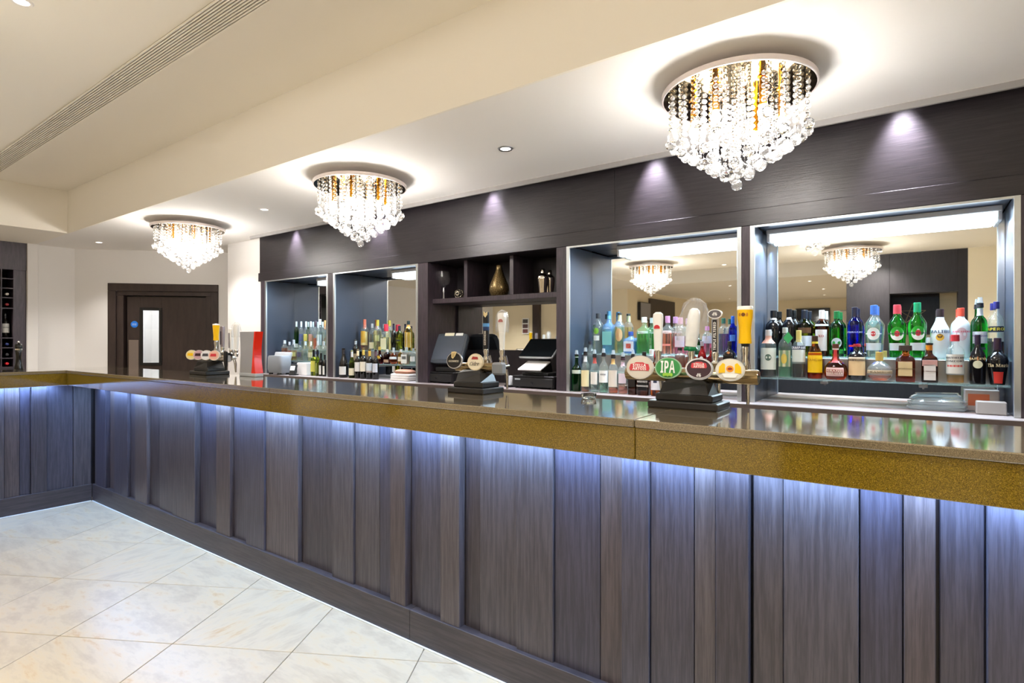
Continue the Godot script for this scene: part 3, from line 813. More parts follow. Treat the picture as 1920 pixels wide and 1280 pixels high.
	st = tool(); box(st, Vector3(hx[2], yb + 0.055, -0.0385), Vector3(0.0145, 0.108, 0.002), 0.0005); obj("handle_strip", st, plain(srgb(26, 22, 24), 0.4), h2)
	words("lettering", "TRIPLE FILTERED", 0.094, 0.0085, whitep, h2, Vector3(hx[2], yb + 0.054, -0.0372), 0.0, false, PI / 2)
	st = tool(); prism(st, oval(0.0235, 0.016, 28), -0.005, 0.005, at(Vector3(hx[2], yb + 0.128, -0.045))); obj("handle_head", st, whitep, h2)
	st = tool(); prism(st, oval(0.0205, 0.0133, 28), 0.005, 0.0058, at(Vector3(hx[2], yb + 0.128, -0.045))); obj("head_face", st, plain(srgb(96, 92, 98), 0.4), h2)
	words("lettering", "4%", 0.016, 0.012, whitep, h2, Vector3(hx[2], yb + 0.128, -0.0388), 0.0, false, 0.0, true, 0.2)
	handle_neck(t, hx[2], hy + 0.015, yb, -0.045)
	# beer glass handle
	yb = 0.215
	st = tool(); lathe(st, [[0, 0], [0, 0.0195], [0.004, 0.0205], [0.03, 0.0185], [0.055, 0.0195], [0.085, 0.0235], [0.110, 0.0245]], 28, at(Vector3(hx[3], yb, -0.045))); var h3 = obj("tap_handle", st, yellow, t)
	st = tool(); lathe(st, [[0.110, 0.0246], [0.119, 0.0242], [0.122, 0.022], [0.123, 0]], 28, at(Vector3(hx[3], yb, -0.045))); obj("foam_top", st, whitep, h3)
	st = tool(); prism(st, oval(0.006, 0.006, 16), 0, 0.002, at(Vector3(hx[3], yb + 0.094, -0.0215))); obj("crest", st, plain(srgb(120, 70, 10), 0.4), h3)
	for s in [-1, 1]:
		st = tool(); prism(st, oval(0.003, 0.006, 12, s * 0.011, 0.0), 0, 0.002, at(Vector3(hx[3], yb + 0.094, -0.0245))); obj("crest", st, plain(srgb(190, 120, 10), 0.4), h3)
	st = tool(); lathe(st, [[-0.010, 0], [-0.010, 0.011], [0, 0.0125], [0, 0]], 16, at(Vector3(hx[3], yb, -0.045))); obj("collar", st, M.black, t)
	handle_neck(t, hx[3], hy + 0.012, yb - 0.010, -0.045)
	# --- the middle one, two taps and the back of a third badge
	o = Vector3(-1.5662, 1.10, -1.90)
	hy = 0.1098
	t = thing("beer_tap", "small dark beer tap tower with a black and a cream badge, before the left till", "beer tap", o, 0.0, "beer tap towers on the bar")
	tap_column(t, 0.20, 0.15, 0.05, hy, 0.22, M.bronze, 0.021)
	var bx = [-1.6224 - o.x, -1.506 - o.x]
	var b0 = badge(t, "badge", bx[0], hy + 0.030, 0.075, 0.036, 0.036, 0.35, M.chrome, silver, plain(srgb(24, 24, 26), 0.3))
	badge_words(b0, "GUINNESS", 0.046, 0.0085, plain(srgb(214, 206, 186), 0.4), 0.0, -0.004)
	st = tool(); prism(st, [Vector2(-0.012, 0.036), Vector2(-0.011, 0.012), Vector2(-0.004, 0.006), Vector2(0.005, 0.018), Vector2(0.012, 0.036), Vector2(0.002, 0.038)], 0, 0.003); on_badge(b0, st, "harp", plain(srgb(226, 204, 150), 0.35))
	st = tool(); for q in 4: prism(st, [Vector2(-0.008 + 0.004 * q, 0.033), Vector2(-0.007 + 0.004 * q, 0.033), Vector2(-0.006 + 0.002 * q, 0.014), Vector2(-0.007 + 0.002 * q, 0.014)], 0.003, 0.0035)
	on_badge(b0, st, "harp_string", plain(srgb(150, 120, 60), 0.4))
	var b1 = badge(t, "badge", bx[1], hy + 0.026, 0.075, 0.035, 0.036, 0.35, M.chrome, plain(srgb(222, 206, 170), 0.3), plain(srgb(238, 226, 200), 0.3))
	st = tool(); prism(st, [Vector2(-0.015, 0.010), Vector2(0.015, 0.010), Vector2(0.012, 0.020), Vector2(-0.010, 0.022)], 0, 0.001); on_badge(b1, st, "cartouche", plain(srgb(168, 46, 40), 0.4))
	badge_words(b1, "Cidre", 0.040, 0.016, plain(srgb(90, 84, 74), 0.4), 0.0, -0.008, true, 0.3)
	st = tool(); box(st, Vector3(-1.4239 - o.x, hy - 0.002, 0.02), Vector3(0.055, 0.052, 0.04), 0.008); obj("badge_back", st, M.greyplastic, t)
	var gx = [-1.5444 - o.x, -1.4562 - o.x]
	yb = 0.1891
	st = tool(); lathe(st, [[0, 0], [0, 0.0135], [0.15, 0.0145], [0.162, 0.014], [0.166, 0.0]], 20, at(Vector3(gx[0], yb, -0.045))); h0 = obj("tap_handle", st, plain(srgb(24, 24, 28), 0.3), t)
	st = tool(); lathe(st, [[0.098, 0.0149], [0.113, 0.0152]], 20, at(Vector3(gx[0], yb, -0.045))); obj("handle_band", st, plain(srgb(90, 150, 205), 0.3), h0)
	st = tool(); lathe(st, [[0.082, 0.0147], [0.098, 0.0149]], 20, at(Vector3(gx[0], yb, -0.045))); obj("handle_band", st, plain(srgb(24, 52, 96), 0.3), h0)
	st = tool(); prism(st, [Vector2(-0.009, 0), Vector2(0.0, -0.010), Vector2(0.009, 0.004), Vector2(0.009, 0.016), Vector2(0.0, 0.010), Vector2(-0.008, 0.018)], 0, 0.004, Transform3D(Basis(Vector3.UP, 0.5), Vector3(gx[0] + 0.007, yb + 0.148, -0.032))); obj("harp", st, plain(srgb(228, 208, 160), 0.4), h0)
	var gw = words("lettering", "GUINNESS", 0.062, 0.009, plain(srgb(236, 232, 222), 0.4), h0, Vector3.ZERO, 0.0, true, PI / 2); gw.transform = Transform3D(Basis(Vector3.UP, 0.35), Vector3(gx[0] + 0.005, yb + 0.048, -0.0305))
	handle_neck(t, gx[0], hy + 0.012, yb, -0.045); spout(t, gx[0], hy, -0.05, M.chrome)
	yb = 0.1875
	st = tool(); lathe(st, [[0, 0], [0, 0.011, 3], [0.06, 0.0135, 3], [0.12, 0.019, 3], [0.150, 0.0205, 3], [0.158, 0.018, 3], [0.158, 0]], 24, at(Vector3(gx[1], yb, -0.045)), 1.0, 0.65); h1 = obj("tap_handle", st, whitep, t)
	st = tool(); prism(st, [Vector2(-0.011, 0), Vector2(0.011, 0), Vector2(0.010, 0.008), Vector2(0.004, 0.013), Vector2(-0.004, 0.013), Vector2(-0.010, 0.008)], 0, 0.001, Transform3D(Basis(Vector3.UP, 0.25), Vector3(gx[1] + 0.003, yb + 0.118, -0.0305))); obj("crest", st, plain(srgb(170, 70, 60), 0.4), h1)
	handle_neck(t, gx[1], hy + 0.012, yb, -0.045); spout(t, gx[1], hy, -0.05, M.chrome)
	bag("plastic_bag", "clear plastic bag over the white tap handle of the small tower", o + Vector3(gx[1], yb + 0.075, -0.045), 0.031, 0.095, 9)
	# --- the far one
	o = Vector3(-3.8931, 1.10, -1.89)
	hy = 0.1098
	t = thing("beer_tap", "farthest beer tap tower, left end of the bar, four round badges and a yellow handle", "beer tap", o, 0.0, "beer tap towers on the bar")
	tap_column(t, 0.23, 0.16, 0.05, hy, 0.52, M.chrome, 0.022)
	var fx = [-3.9987 - o.x, -3.8938 - o.x, -3.7923 - o.x, -3.687 - o.x]
	var fc = [plain(srgb(230, 214, 150), 0.3), plain(srgb(196, 160, 170), 0.3), plain(srgb(222, 222, 226), 0.3), plain(srgb(226, 180, 160), 0.3)]
	var fm = [yellow, darkred, plain(srgb(70, 70, 78), 0.4), red]
	for i in 4:
		var b = badge(t, "badge", fx[i], hy + 0.022, 0.07, 0.040, 0.033, 0.45, M.chrome, plain(srgb(214, 206, 196), 0.3), fc[i])
		st = tool(); prism(st, [Vector2(-0.022, -0.008), Vector2(0.022, -0.008), Vector2(0.019, 0.010), Vector2(-0.019, 0.010)], 0, 0.001); on_badge(b, st, "cartouche", fm[i])
	var px = [-3.9057 - o.x, -3.8195 - o.x, -3.7079 - o.x, -3.6402 - o.x]
	var py = 0.2293
	st = tool(); lathe(st, [[0, 0], [0, 0.0175], [0.03, 0.0165], [0.07, 0.0195], [0.104, 0.0225]], 20, at(Vector3(px[0], py, -0.05))); h0 = obj("tap_handle", st, yellow, t)
	st = tool(); lathe(st, [[0.104, 0.0226], [0.112, 0.022], [0.116, 0.0]], 20, at(Vector3(px[0], py, -0.05))); obj("foam_top", st, whitep, h0)
	handle_neck(t, px[0], hy + 0.012, py, -0.05)
	py = 0.1858
	st = tool(); lathe(st, [[0, 0], [0, 0.014, 4], [0.12, 0.018, 4], [0.138, 0.016, 4], [0.14, 0]], 20, at(Vector3(px[1], py, -0.05)), 1.0, 0.7); h1 = obj("tap_handle", st, plain(srgb(150, 138, 142), 0.35, 0.4), t)
	st = tool(); box(st, Vector3(px[1], py + 0.06, -0.037), Vector3(0.014, 0.09, 0.002)); obj("handle_strip", st, plain(srgb(70, 56, 66), 0.4), h1)
	handle_neck(t, px[1], hy + 0.012, py, -0.05)
	py = 0.1686
	st = tool(); lathe(st, [[0, 0], [0, 0.013, 4], [0.12, 0.019, 4], [0.136, 0.016, 4], [0.14, 0]], 20, at(Vector3(px[2], py, -0.05)), 1.0, 0.7); h2 = obj("tap_handle", st, whitep, t)
	st = tool(); box(st, Vector3(px[2], py + 0.06, -0.036), Vector3(0.016, 0.10, 0.002)); obj("handle_strip", st, plain(srgb(140, 134, 138), 0.4), h2)
	handle_neck(t, px[2], hy + 0.012, py, -0.05)
	py = 0.1691
	st = tool(); lathe(st, [[0, 0], [0, 0.014, 3], [0.10, 0.020, 3], [0.155, 0.022, 3], [0.165, 0.019, 3], [0.165, 0]], 20, at(Vector3(px[3], py, -0.05)), 1.0, 0.7); obj("tap_handle", st, whitep, t)
	handle_neck(t, px[3], hy + 0.012, py, -0.05)
	st = tool(); rod(st, Vector3(px[1] - 0.03, hy + 0.012, -0.02), Vector3(px[2] + 0.03, hy + 0.012, -0.02), 0.026, 0.026, 20); obj("sleeve", st, M.black, t)
	st = tool(); lathe(st, [[-0.065, 0], [-0.065, 0.006], [-0.02, 0.011], [0.03, 0.014], [0.055, 0.012], [0.06, 0]], 14, at(Vector3(px[3] + 0.0, hy - 0.01, 0.02))); obj("lever", st, M.black, t)
	st = tool(); rod(st, Vector3(px[2] + 0.03, hy + 0.012, -0.02), Vector3(px[3], hy + 0.012, 0.02), 0.008); obj("lever_arm", st, M.black, t)
	for i in 3: spout(t, px[i], hy, -0.05, M.chrome)
	bag("plastic_bag", "clear plastic bag over the white handle of the farthest tap tower", o + Vector3(px[3], py + 0.08, -0.05), 0.034, 0.10, 12)

func counter_things():
	# silver and red font
	var o = Vector3(-3.4411, 1.10, -1.93)
	var t = thing("drinks_font", "waisted silver drinks font with a bright red side, standing on the bar", "drinks font", o)
	var poly = []
	var n = 14
	for i in n + 1:
		var y = 0.022 + 0.262 * i / n
		var k = 1.0 - 0.20 * sin(PI * i / n)
		poly.append(Vector2(0.094 * k, y))
	for i in n + 1:
		var y = 0.022 + 0.262 * (n - i) / n
		var k = 1.0 - 0.10 * sin(PI * (n - i) / n)
		poly.append(Vector2(-0.094 * k, y))
	var st = tool(); prism(st, poly, -0.024, 0.024); obj("body", st, plain(srgb(196, 198, 204), 0.28, 0.7), t)
	st = tool()
	for i in n:
		var a = poly[i]
		var b = poly[i + 1]
		var nn = Vector3(b.y - a.y, -(b.x - a.x), 0).normalized()
		face(st, [Vector3(a.x + 0.001, a.y, 0.0243), Vector3(a.x + 0.001, a.y, -0.0243), Vector3(b.x + 0.001, b.y, -0.0243), Vector3(b.x + 0.001, b.y, 0.0243)], nn)
	var fr2 = []
	for i in n + 1: fr2.append(poly[i] + Vector2(0.0008, 0))
	for i in n + 1: fr2.append(poly[n - i] - Vector2(0.014 - 0.006 * sin(PI * (n - i) / n) + 0.034 * pow(float(i) / n, 3.0), 0))
	prism(st, fr2, 0.0242, 0.0256); prism(st, fr2, -0.0256, -0.0242)
	obj("red_side", st, plain(srgb(238, 44, 14), 0.25), t)
	st = tool(); box(st, Vector3(0, 0.011, 0), Vector3(0.192, 0.022, 0.056), 0.004); obj("foot", st, M.greylight, t)
	# grey till seen from behind
	o = Vector3(-5.638, 0.965, -3.47)
	t = thing("grey_till", "back of a grey till on the back counter below the leftmost alcove", "till", o)
	st = tool(); lathe(st, [[0.02, 0], [0.02, 0.12, 6], [0.06, 0.135, 6], [0.19, 0.130, 6], [0.205, 0.12, 6], [0.205, 0]], 40, at(Vector3(0.02, 0, 0)), 1.0, 0.55); obj("body", st, M.greyplastic, t)
	st = tool(); box(st, Vector3(-0.05, 0.19, -0.085), Vector3(0.30, 0.10, 0.03), 0.006, Basis(Vector3.RIGHT, -0.25)); obj("monitor_back", st, M.greylight, t)
	for q in [[-0.06, 0.05], [0.10, 0.05], [-0.06, -0.05], [0.10, -0.05]]:
		st = tool(); lathe(st, [[0, 0], [0, 0.024], [0.021, 0.02], [0.021, 0]], 14, at(Vector3(q[0], 0, q[1]))); obj("foot", st, M.black, t)
	o = Vector3(-5.3439, 0.9655, -3.46)
	t = thing("card_reader", "black and white card reader leaning beside the grey till back", "card reader", o, 0.5)
	st = tool(); box(st, Vector3(0, 0.055, 0), Vector3(0.07, 0.13, 0.03), 0.008, Basis(Vector3.RIGHT, -0.4)); obj("body", st, M.black, t)
	st = tool(); box(st, Vector3(0, 0.075, 0.0145), Vector3(0.05, 0.05, 0.006), 0.002, Basis(Vector3.RIGHT, -0.4)); obj("screen", st, M.paper, t)
	st = tool(); box(st, Vector3(0, 0.006, -0.01), Vector3(0.08, 0.012, 0.06), 0.003); obj("stand", st, M.black, t)
	# white box in alcove 4, boxes and towels in alcove 3
	o = Vector3(-5.2852, 0.966, -3.57)
	var wb = tool(); box(wb, Vector3(0, 0.065, 0), Vector3(0.17, 0.13, 0.10), 0.004)
	var w = obj("white_box", wb, M.paper); w.position = o; tag(w, "plain white cardboard box left of the white wine bottles", "box")
	o = Vector3(-3.8223, 0.966, -3.60)
	t = thing("towel_stack", "stack of folded white bar cloths on the back counter left of the tills", "cloths", o)
	for k in 3:
		st = tool(); lathe(st, [[0, 0], [0, 0.09, 8], [0.004, 0.095, 8], [0.016, 0.095, 8], [0.02, 0.088, 8], [0.02, 0]], 40, at(Vector3(0.004 * k, 0.021 * k, 0)), 1.3, 0.7); obj("cloth", st, M.white, t)
	st = tool(); lathe(st, [[0, 0], [0, 0.08, 5], [0.02, 0.09, 5], [0.035, 0.06, 5], [0.038, 0]], 30, Transform3D(Basis.IDENTITY, o + Vector3(0.02, 0.064, 0)), 1.1, 0.7)
	var bc = obj("brown_cloth", st, plain(srgb(170, 120, 96), 0.9)); tag(bc, "folded brown cloth on top of the white cloth stack", "cloth")
	# upturned glass on the bar and an ash tray like dish
	o = Vector3(-1.0352, 1.10, -1.945)
	st = tool(); lathe(st, [[0, 0], [0, 0.024], [0.004, 0.028], [0.020, 0.030], [0.020, 0.027], [0.006, 0.022], [0.006, 0]], 28)
	var g = obj("glass_dish", st, solid_glass(Color(0.97, 0.99, 0.99), 0.05)); g.position = o; tag(g, "small clear glass dish at the back edge of the bar top", "dish")
	# plastic packs under the shelf of the right alcove
	o = Vector3(0.0824, 0.966, -3.68)
	t = thing("lid_stack", "crumpled clear film pack of plastic lids under the shelf of the rightmost alcove", "film pack", o)
	for k in 4:
		st = tool(); lathe(st, [[0, 0], [0.001, 0.12, 5], [0.012, 0.13 - 0.012 * k, 5], [0.018, 0.10, 5], [0.018, 0]], 32, Transform3D(Basis(Vector3(0, 0, 1), 0.03 * (k % 2)), Vector3(0.008 * (k % 2), 0.015 * k, 0)), 1.0, 0.5); obj("film_layer", st, clear_glass(Color(0.8, 0.85, 0.88), 0.35, 0.15), t)
	o = Vector3(0.2669, 0.966, -3.76)
	st = tool(); box(st, Vector3(0, 0.055, 0), Vector3(0.14, 0.11, 0.09), 0.004)
	t = obj("straw_box", st, plain(srgb(206, 190, 184), 0.5)); t.position = o; tag(t, "pale box with an orange print under the right end of the shelf", "box")
	st = tool(); box(st, Vector3(-0.012, 0.058, 0.0455), Vector3(0.085, 0.06, 0.001)); obj("orange_print", st, plain(srgb(224, 120, 80), 0.5), t)
	o = Vector3(0.293, 0.966, -3.60)
	st = tool(); box(st, Vector3(0, 0.032, 0), Vector3(0.115, 0.064, 0.06), 0.004)
	t = obj("grey_box", st, plain(srgb(160, 158, 156), 0.6)); t.position = o; tag(t, "small grey box in front of the pale box with orange print", "box")
	# pepper mill
	o = Vector3(-5.74, 1.10, -1.86)
	t = thing("pepper_mill", "black pepper mill with a silver collar standing on the left end of the bar", "pepper mill", Vector3(-5.75, 1.10, -1.317))
	st = tool(); lathe(st, [[0, 0], [0, 0.03], [0.012, 0.031], [0.05, 0.022], [0.10, 0.018], [0.15, 0.024], [0.155, 0.022]], 20); obj("body", st, plain(srgb(16, 15, 16), 0.15), t)
	st = tool(); lathe(st, [[0.155, 0.0235], [0.165, 0.0235]], 20); obj("collar", st, M.chrome, t)
	st = tool(); lathe(st, [[0.165, 0.022], [0.18, 0.027], [0.20, 0.022], [0.21, 0.008], [0.212, 0.0]], 20); obj("head", st, plain(srgb(16, 15, 16), 0.15), t)
	st = tool(); ball(st, Vector3(0, 0.218, 0), 0.008, 12, 8); obj("knob", st, M.chrome, t)

func shelf_ornaments():
	var y = 1.6905
	var t = thing("candle_goblet", "clear glass candle bowl on a slim silver stem, left pigeonhole", "candle holder", Vector3(-3.4, y, -3.68))
	var st = tool(); lathe(st, [[0, 0], [0, 0.034], [0.006, 0.030], [0.012, 0.009], [0.06, 0.007], [0.075, 0.012], [0.085, 0.008], [0.108, 0.008], [0.116, 0.018], [0.118, 0]], 20); obj("stem", st, M.steel, t)
	st = tool(); lathe(st, [[0.118, 0.0], [0.122, 0.02], [0.14, 0.048], [0.175, 0.058], [0.215, 0.052], [0.25, 0.046]], 24); obj("bowl", st, clear_glass(Color(0.85, 0.85, 0.85), 0.03, 0.03), t)
	t = thing("openwork_ball", "small silver openwork ball beside the candle bowl", "ornament", Vector3(-3.2363, y, -3.70))
	st = tool(); ball(st, Vector3(0, 0.043, 0), 0.034, 16, 10); obj("core", st, plain(srgb(30, 26, 24), 0.6), t)
	st = tool()
	var gold = PI * (3.0 - sqrt(5.0))
	for k in 26:
		var yy = 1.0 - 2.0 * (k + 0.5) / 26.0
		var rr = sqrt(1.0 - yy * yy)
		var c = Vector3(cos(gold * k) * rr, yy, sin(gold * k) * rr)
		var a1 = c.cross(Vector3(0.3, 0.9, 0.2)).normalized()
		var a2 = c.cross(a1)
		for q in 7:
			var e0 = (c + (a1 * cos(TAU * q / 7.0) + a2 * sin(TAU * q / 7.0)) * 0.36).normalized() * 0.041
			var e1 = (c + (a1 * cos(TAU * (q + 1) / 7.0) + a2 * sin(TAU * (q + 1) / 7.0)) * 0.36).normalized() * 0.041
			rod(st, e0 + Vector3(0, 0.043, 0), e1 + Vector3(0, 0.043, 0), 0.0028, 0.0028, 5)
	obj("lattice", st, plain(srgb(205, 196, 180), 0.25, 0.9), t)
	t = thing("vase", "bronze gold mosaic vase with a narrow neck in the middle pigeonhole", "vase", Vector3(-2.7841, y, -3.68))
	st = tool(); lathe(st, [[0, 0], [0, 0.052], [0.01, 0.068], [0.05, 0.082], [0.09, 0.078], [0.14, 0.058], [0.19, 0.037], [0.225, 0.025], [0.252, 0.022], [0.256, 0.024], [0.256, 0.018], [0.22, 0.018]], 36)
	var vm = tri_mat(noise_tex(0.09, 2, [srgb(60, 46, 24), srgb(112, 92, 54), srgb(190, 172, 130)], [0.0, 0.5, 1.0], 33, 512), Vector3(2.2, 2.2, 2.2), 0.30)
	vm.metallic = 0.6
	obj("body", st, vm, t)
	var sm = plain(srgb(224, 216, 204), 0.12, 1.0)
	for k in 2:
		var q = [Vector3(-2.3453, y, -3.66), Vector3(-2.3478, y, -3.765)][k]
		t = thing("cocktail_shaker", ["silver cocktail shaker in front, right pigeonhole", "silver cocktail shaker behind the other one, right pigeonhole"][k], "cocktail shaker", q, 0.0, "two silver shakers")
		st = tool(); lathe(st, [[0, 0], [0, 0.030], [0.05, 0.034], [0.11, 0.043], [0.13, 0.044], [0.142, 0.038], [0.15, 0.026], [0.158, 0.020], [0.158, 0]], 28); obj("body", st, sm, t)
		st = tool(); lathe(st, [[0.158, 0.019], [0.164, 0.0175], [0.188, 0.0175], [0.192, 0.014], [0.193, 0]], 20); obj("lid", st, sm, t)

func tills():
	# left till: large tilted screen over a cash drawer
	var t = thing("cash_drawer", "black cash drawer under the large grey till screen", "cash drawer", Vector3(-3.3388, 0.966, -3.60), 0.0, "two cash drawers")
	cash_drawer(t, 0.36)
	t = thing("till_screen", "large tilted grey till screen standing on the left cash drawer", "till", Vector3(-3.276, 1.061, -3.62), 0.10)
	var B = Basis(Vector3.RIGHT, -0.42)
	var st = tool(); box(st, Vector3(0, 0.02, -0.02), Vector3(0.22, 0.04, 0.16), 0.008); rod(st, Vector3(0, 0.04, -0.02), Vector3(0, 0.12, -0.03), 0.03, 0.03, 16); obj("stand", st, M.blackm, t)
	st = tool(); lathe(st, [[-0.025, 0], [-0.025, 0.165, 9], [0.01, 0.178, 9], [0.022, 0.172, 9], [0.022, 0]], 44, Transform3D(B * Basis(Vector3.RIGHT, PI / 2), Vector3(0, 0.195, 0.0)), 1.0, 0.80); obj("casing", st, plain(srgb(60, 68, 78), 0.32), t)
	st = tool(); box(st, Vector3(0, 0.195, 0) + B * Vector3(0, 0.004, 0.0225), Vector3(0.30, 0.225, 0.003), 0.001, B); obj("display", st, plain(srgb(78, 86, 98), 0.18), t)
	st = tool(); box(st, Vector3(-0.02, 0.195, 0) + B * Vector3(0.0, 0.128, 0.025), Vector3(0.10, 0.028, 0.002), 0.0, B); obj("paper_note", st, plain(srgb(236, 230, 206), 0.6), t)
	st = tool(); box(st, Vector3(0.085, 0.195, 0) + B * Vector3(0.0, 0.128, 0.025), Vector3(0.075, 0.024, 0.002), 0.0, B); obj("paper_note", st, M.paper, t)
	# black backdrop panel behind it: bar blind
	# right till
	t = thing("cash_drawer", "black cash drawer under the slim black touchscreen at the right", "cash drawer", Vector3(-2.3532, 0.966, -3.60), 0.0, "two cash drawers")
	cash_drawer(t, 0.38)
	t = thing("touchscreen_till", "slim black tilted touchscreen till on the right cash drawer", "till", Vector3(-2.3618, 1.061, -3.64), -0.05)
	B = Basis(Vector3.RIGHT, -0.85)
	st = tool(); box(st, Vector3(0, 0.012, -0.03), Vector3(0.24, 0.024, 0.20), 0.006); box(st, Vector3(0, 0.10, -0.075), Vector3(0.10, 0.17, 0.02), 0.004, Basis(Vector3.RIGHT, 0.3)); obj("stand", st, M.blackm, t)
	st = tool(); box(st, Vector3(0, 0.205, -0.02), Vector3(0.315, 0.215, 0.022), 0.008, B); obj("casing", st, M.greylight, t)
	st = tool(); box(st, Vector3(0, 0.205, -0.02) + B * Vector3(0, 0.0, 0.0115), Vector3(0.305, 0.205, 0.003), 0.001, B); obj("display", st, M.screen, t)
	st = tool(); box(st, Vector3(-0.01, 0.075, 0.06), Vector3(0.215, 0.012, 0.15), 0.005, Basis(Vector3.RIGHT, 0.42)); obj("receipt_cover", st, M.paper, t)
	t = thing("card_terminal", "small pale card terminal left of the right cash drawer", "card reader", Vector3(-2.5927, 0.966, -3.58), -0.4)
	st = tool(); box(st, Vector3(0, 0.045, 0), Vector3(0.06, 0.085, 0.035), 0.008, Basis(Vector3.RIGHT, -0.3)); obj("body", st, M.greylight, t)
	st = tool(); box(st, Vector3(0, 0.008, 0), Vector3(0.075, 0.016, 0.08), 0.004); obj("cradle", st, M.black, t)

func cash_drawer(t, w):
	var st = tool(); box(st, Vector3(0, 0.052, -0.04), Vector3(w, 0.086, 0.22), 0.004); obj("case", st, M.black, t)
	st = tool(); box(st, Vector3(0, 0.046, 0.0735), Vector3(w - 0.02, 0.062, 0.008), 0.002); var f = obj("drawer", st, M.blackm, t)
	st = tool(); rod(st, Vector3(0, 0.045, 0.077), Vector3(0, 0.045, 0.084), 0.011, 0.010, 18); obj("lock", st, M.chrome, f)
	st = tool(); box(st, Vector3(-w / 2 + 0.055, 0.068, 0.078), Vector3(0.05, 0.010, 0.001)); obj("name_plate", st, M.greylight, f)
	for q in [[-1, -1], [-1, 1], [1, -1], [1, 1]]:
		st = tool(); lathe(st, [[0, 0], [0, 0.012], [0.0095, 0.012]], 12, at(Vector3(q[0] * (w / 2 - 0.03), 0, -0.04 + q[1] * 0.09))); obj("foot", st, M.black, t)
# ---------------------------------------------------------------- bottles
const SHAPES = {
	"wine": [[0, 0], [0, 0.94], [0.012, 1], [0.60, 1], [0.66, 0.93], [0.71, 0.66], [0.75, 0.42], [0.79, 0.37], [0.96, 0.36], [0.962, 0.40], [1, 0.40], [1, 0]],
	"burg": [[0, 0], [0, 0.94], [0.012, 1], [0.46, 1], [0.56, 0.86], [0.68, 0.52], [0.76, 0.37], [0.96, 0.34], [0.962, 0.38], [1, 0.38], [1, 0]],
	"spirit": [[0, 0], [0, 0.94], [0.015, 1], [0.62, 1], [0.70, 0.92], [0.75, 0.72], [0.79, 0.46], [0.83, 0.38], [1, 0.36], [1, 0]],
	"square": [[0, 0], [0, 0.94, 6], [0.015, 1, 6], [0.60, 1, 6], [0.67, 0.90, 4], [0.73, 0.52, 2], [0.78, 0.36, 2], [1, 0.32, 2], [1, 0]],
	"flare": [[0, 0], [0, 0.78], [0.012, 0.82], [0.30, 0.88], [0.56, 1], [0.64, 0.97], [0.71, 0.74], [0.77, 0.46], [0.81, 0.38], [1, 0.36], [1, 0]],
	"squat": [[0, 0], [0, 0.72], [0.02, 0.82], [0.10, 0.95], [0.25, 1], [0.38, 0.92], [0.48, 0.62], [0.55, 0.36], [0.62, 0.29], [1, 0.27], [1, 0]],
	"globe": [[0, 0], [0, 0.55], [0.02, 0.62], [0.14, 0.92], [0.30, 1], [0.46, 0.92], [0.58, 0.66], [0.66, 0.36], [0.70, 0.26], [1, 0.24], [1, 0]],
	"cone": [[0, 0], [0, 0.94], [0.015, 1], [0.52, 1], [0.60, 0.95], [0.70, 0.66], [0.79, 0.43], [1, 0.34], [1, 0]],
	"broad": [[0, 0], [0, 0.66], [0.015, 0.70], [0.40, 0.95], [0.52, 1], [0.60, 0.92], [0.66, 0.62], [0.70, 0.38], [1, 0.32], [1, 0]],
	"soft": [[0, 0], [0, 0.92], [0.015, 0.97], [0.40, 1], [0.56, 0.98], [0.65, 0.78], [0.72, 0.48], [0.78, 0.37], [1, 0.33], [1, 0]],
}

func radius_at(shape, y):
	for i in shape.size() - 1:
		if shape[i + 1][0] > shape[i][0] and y >= shape[i][0] and y <= shape[i + 1][0]:
			return lerp(float(shape[i][1]), float(shape[i + 1][1]), (y - shape[i][0]) / (shape[i + 1][0] - shape[i][0]))
	return 1.0

var mats = {}
func c8(hex, rough = 0.45):
	if not mats.has(hex): mats[hex] = plain(Color(hex), rough)
	return mats[hex]

func glass_of(kind):
	if not mats.has(kind):
		var m
		match kind:
			"clear": m = clear_glass(Color(0.86, 0.94, 0.93), 0.07)
			"frost": m = plain(srgb(226, 234, 240), 0.35)
			"green": m = solid_glass(Color(0.22, 0.78, 0.24), 0.04)
			"pale": m = clear_glass(Color(0.55, 0.86, 0.60), 0.15)
			"deep": m = solid_glass(Color(0.10, 0.42, 0.16), 0.04)
			"blue": m = solid_glass(Color(0.12, 0.22, 0.95), 0.04)
			"sky": m = clear_glass(Color(0.45, 0.70, 0.95), 0.35)
			"amber": m = solid_glass(Color(0.80, 0.36, 0.08), 0.04)
			"brown": m = solid_glass(Color(0.45, 0.17, 0.06), 0.04)
			"black": m = plain(srgb(18, 16, 18), 0.08)
			"wine": m = plain(srgb(20, 18, 16), 0.08)
			"olive": m = solid_glass(Color(0.62, 0.66, 0.16), 0.04)
			"pink": m = solid_glass(Color(1.0, 0.62, 0.52), 0.04)
			"rose": m = solid_glass(Color(0.95, 0.45, 0.75), 0.04)
			"violet": m = solid_glass(Color(0.42, 0.12, 0.62), 0.04)
			"orange": m = solid_glass(Color(1.0, 0.45, 0.10), 0.04)
			"red": m = solid_glass(Color(0.90, 0.08, 0.08), 0.04)
			"plum": m = solid_glass(Color(0.40, 0.06, 0.10), 0.04)
			"gold": m = solid_glass(Color(1.0, 0.82, 0.36), 0.04)
			"water": m = solid_glass(Color(0.88, 0.96, 0.95), 0.033)
			"mint": m = solid_glass(Color(0.70, 0.95, 0.84), 0.033)
			"lemon": m = solid_glass(Color(0.98, 0.96, 0.66), 0.033)
		mats[kind] = m
	return mats[kind]

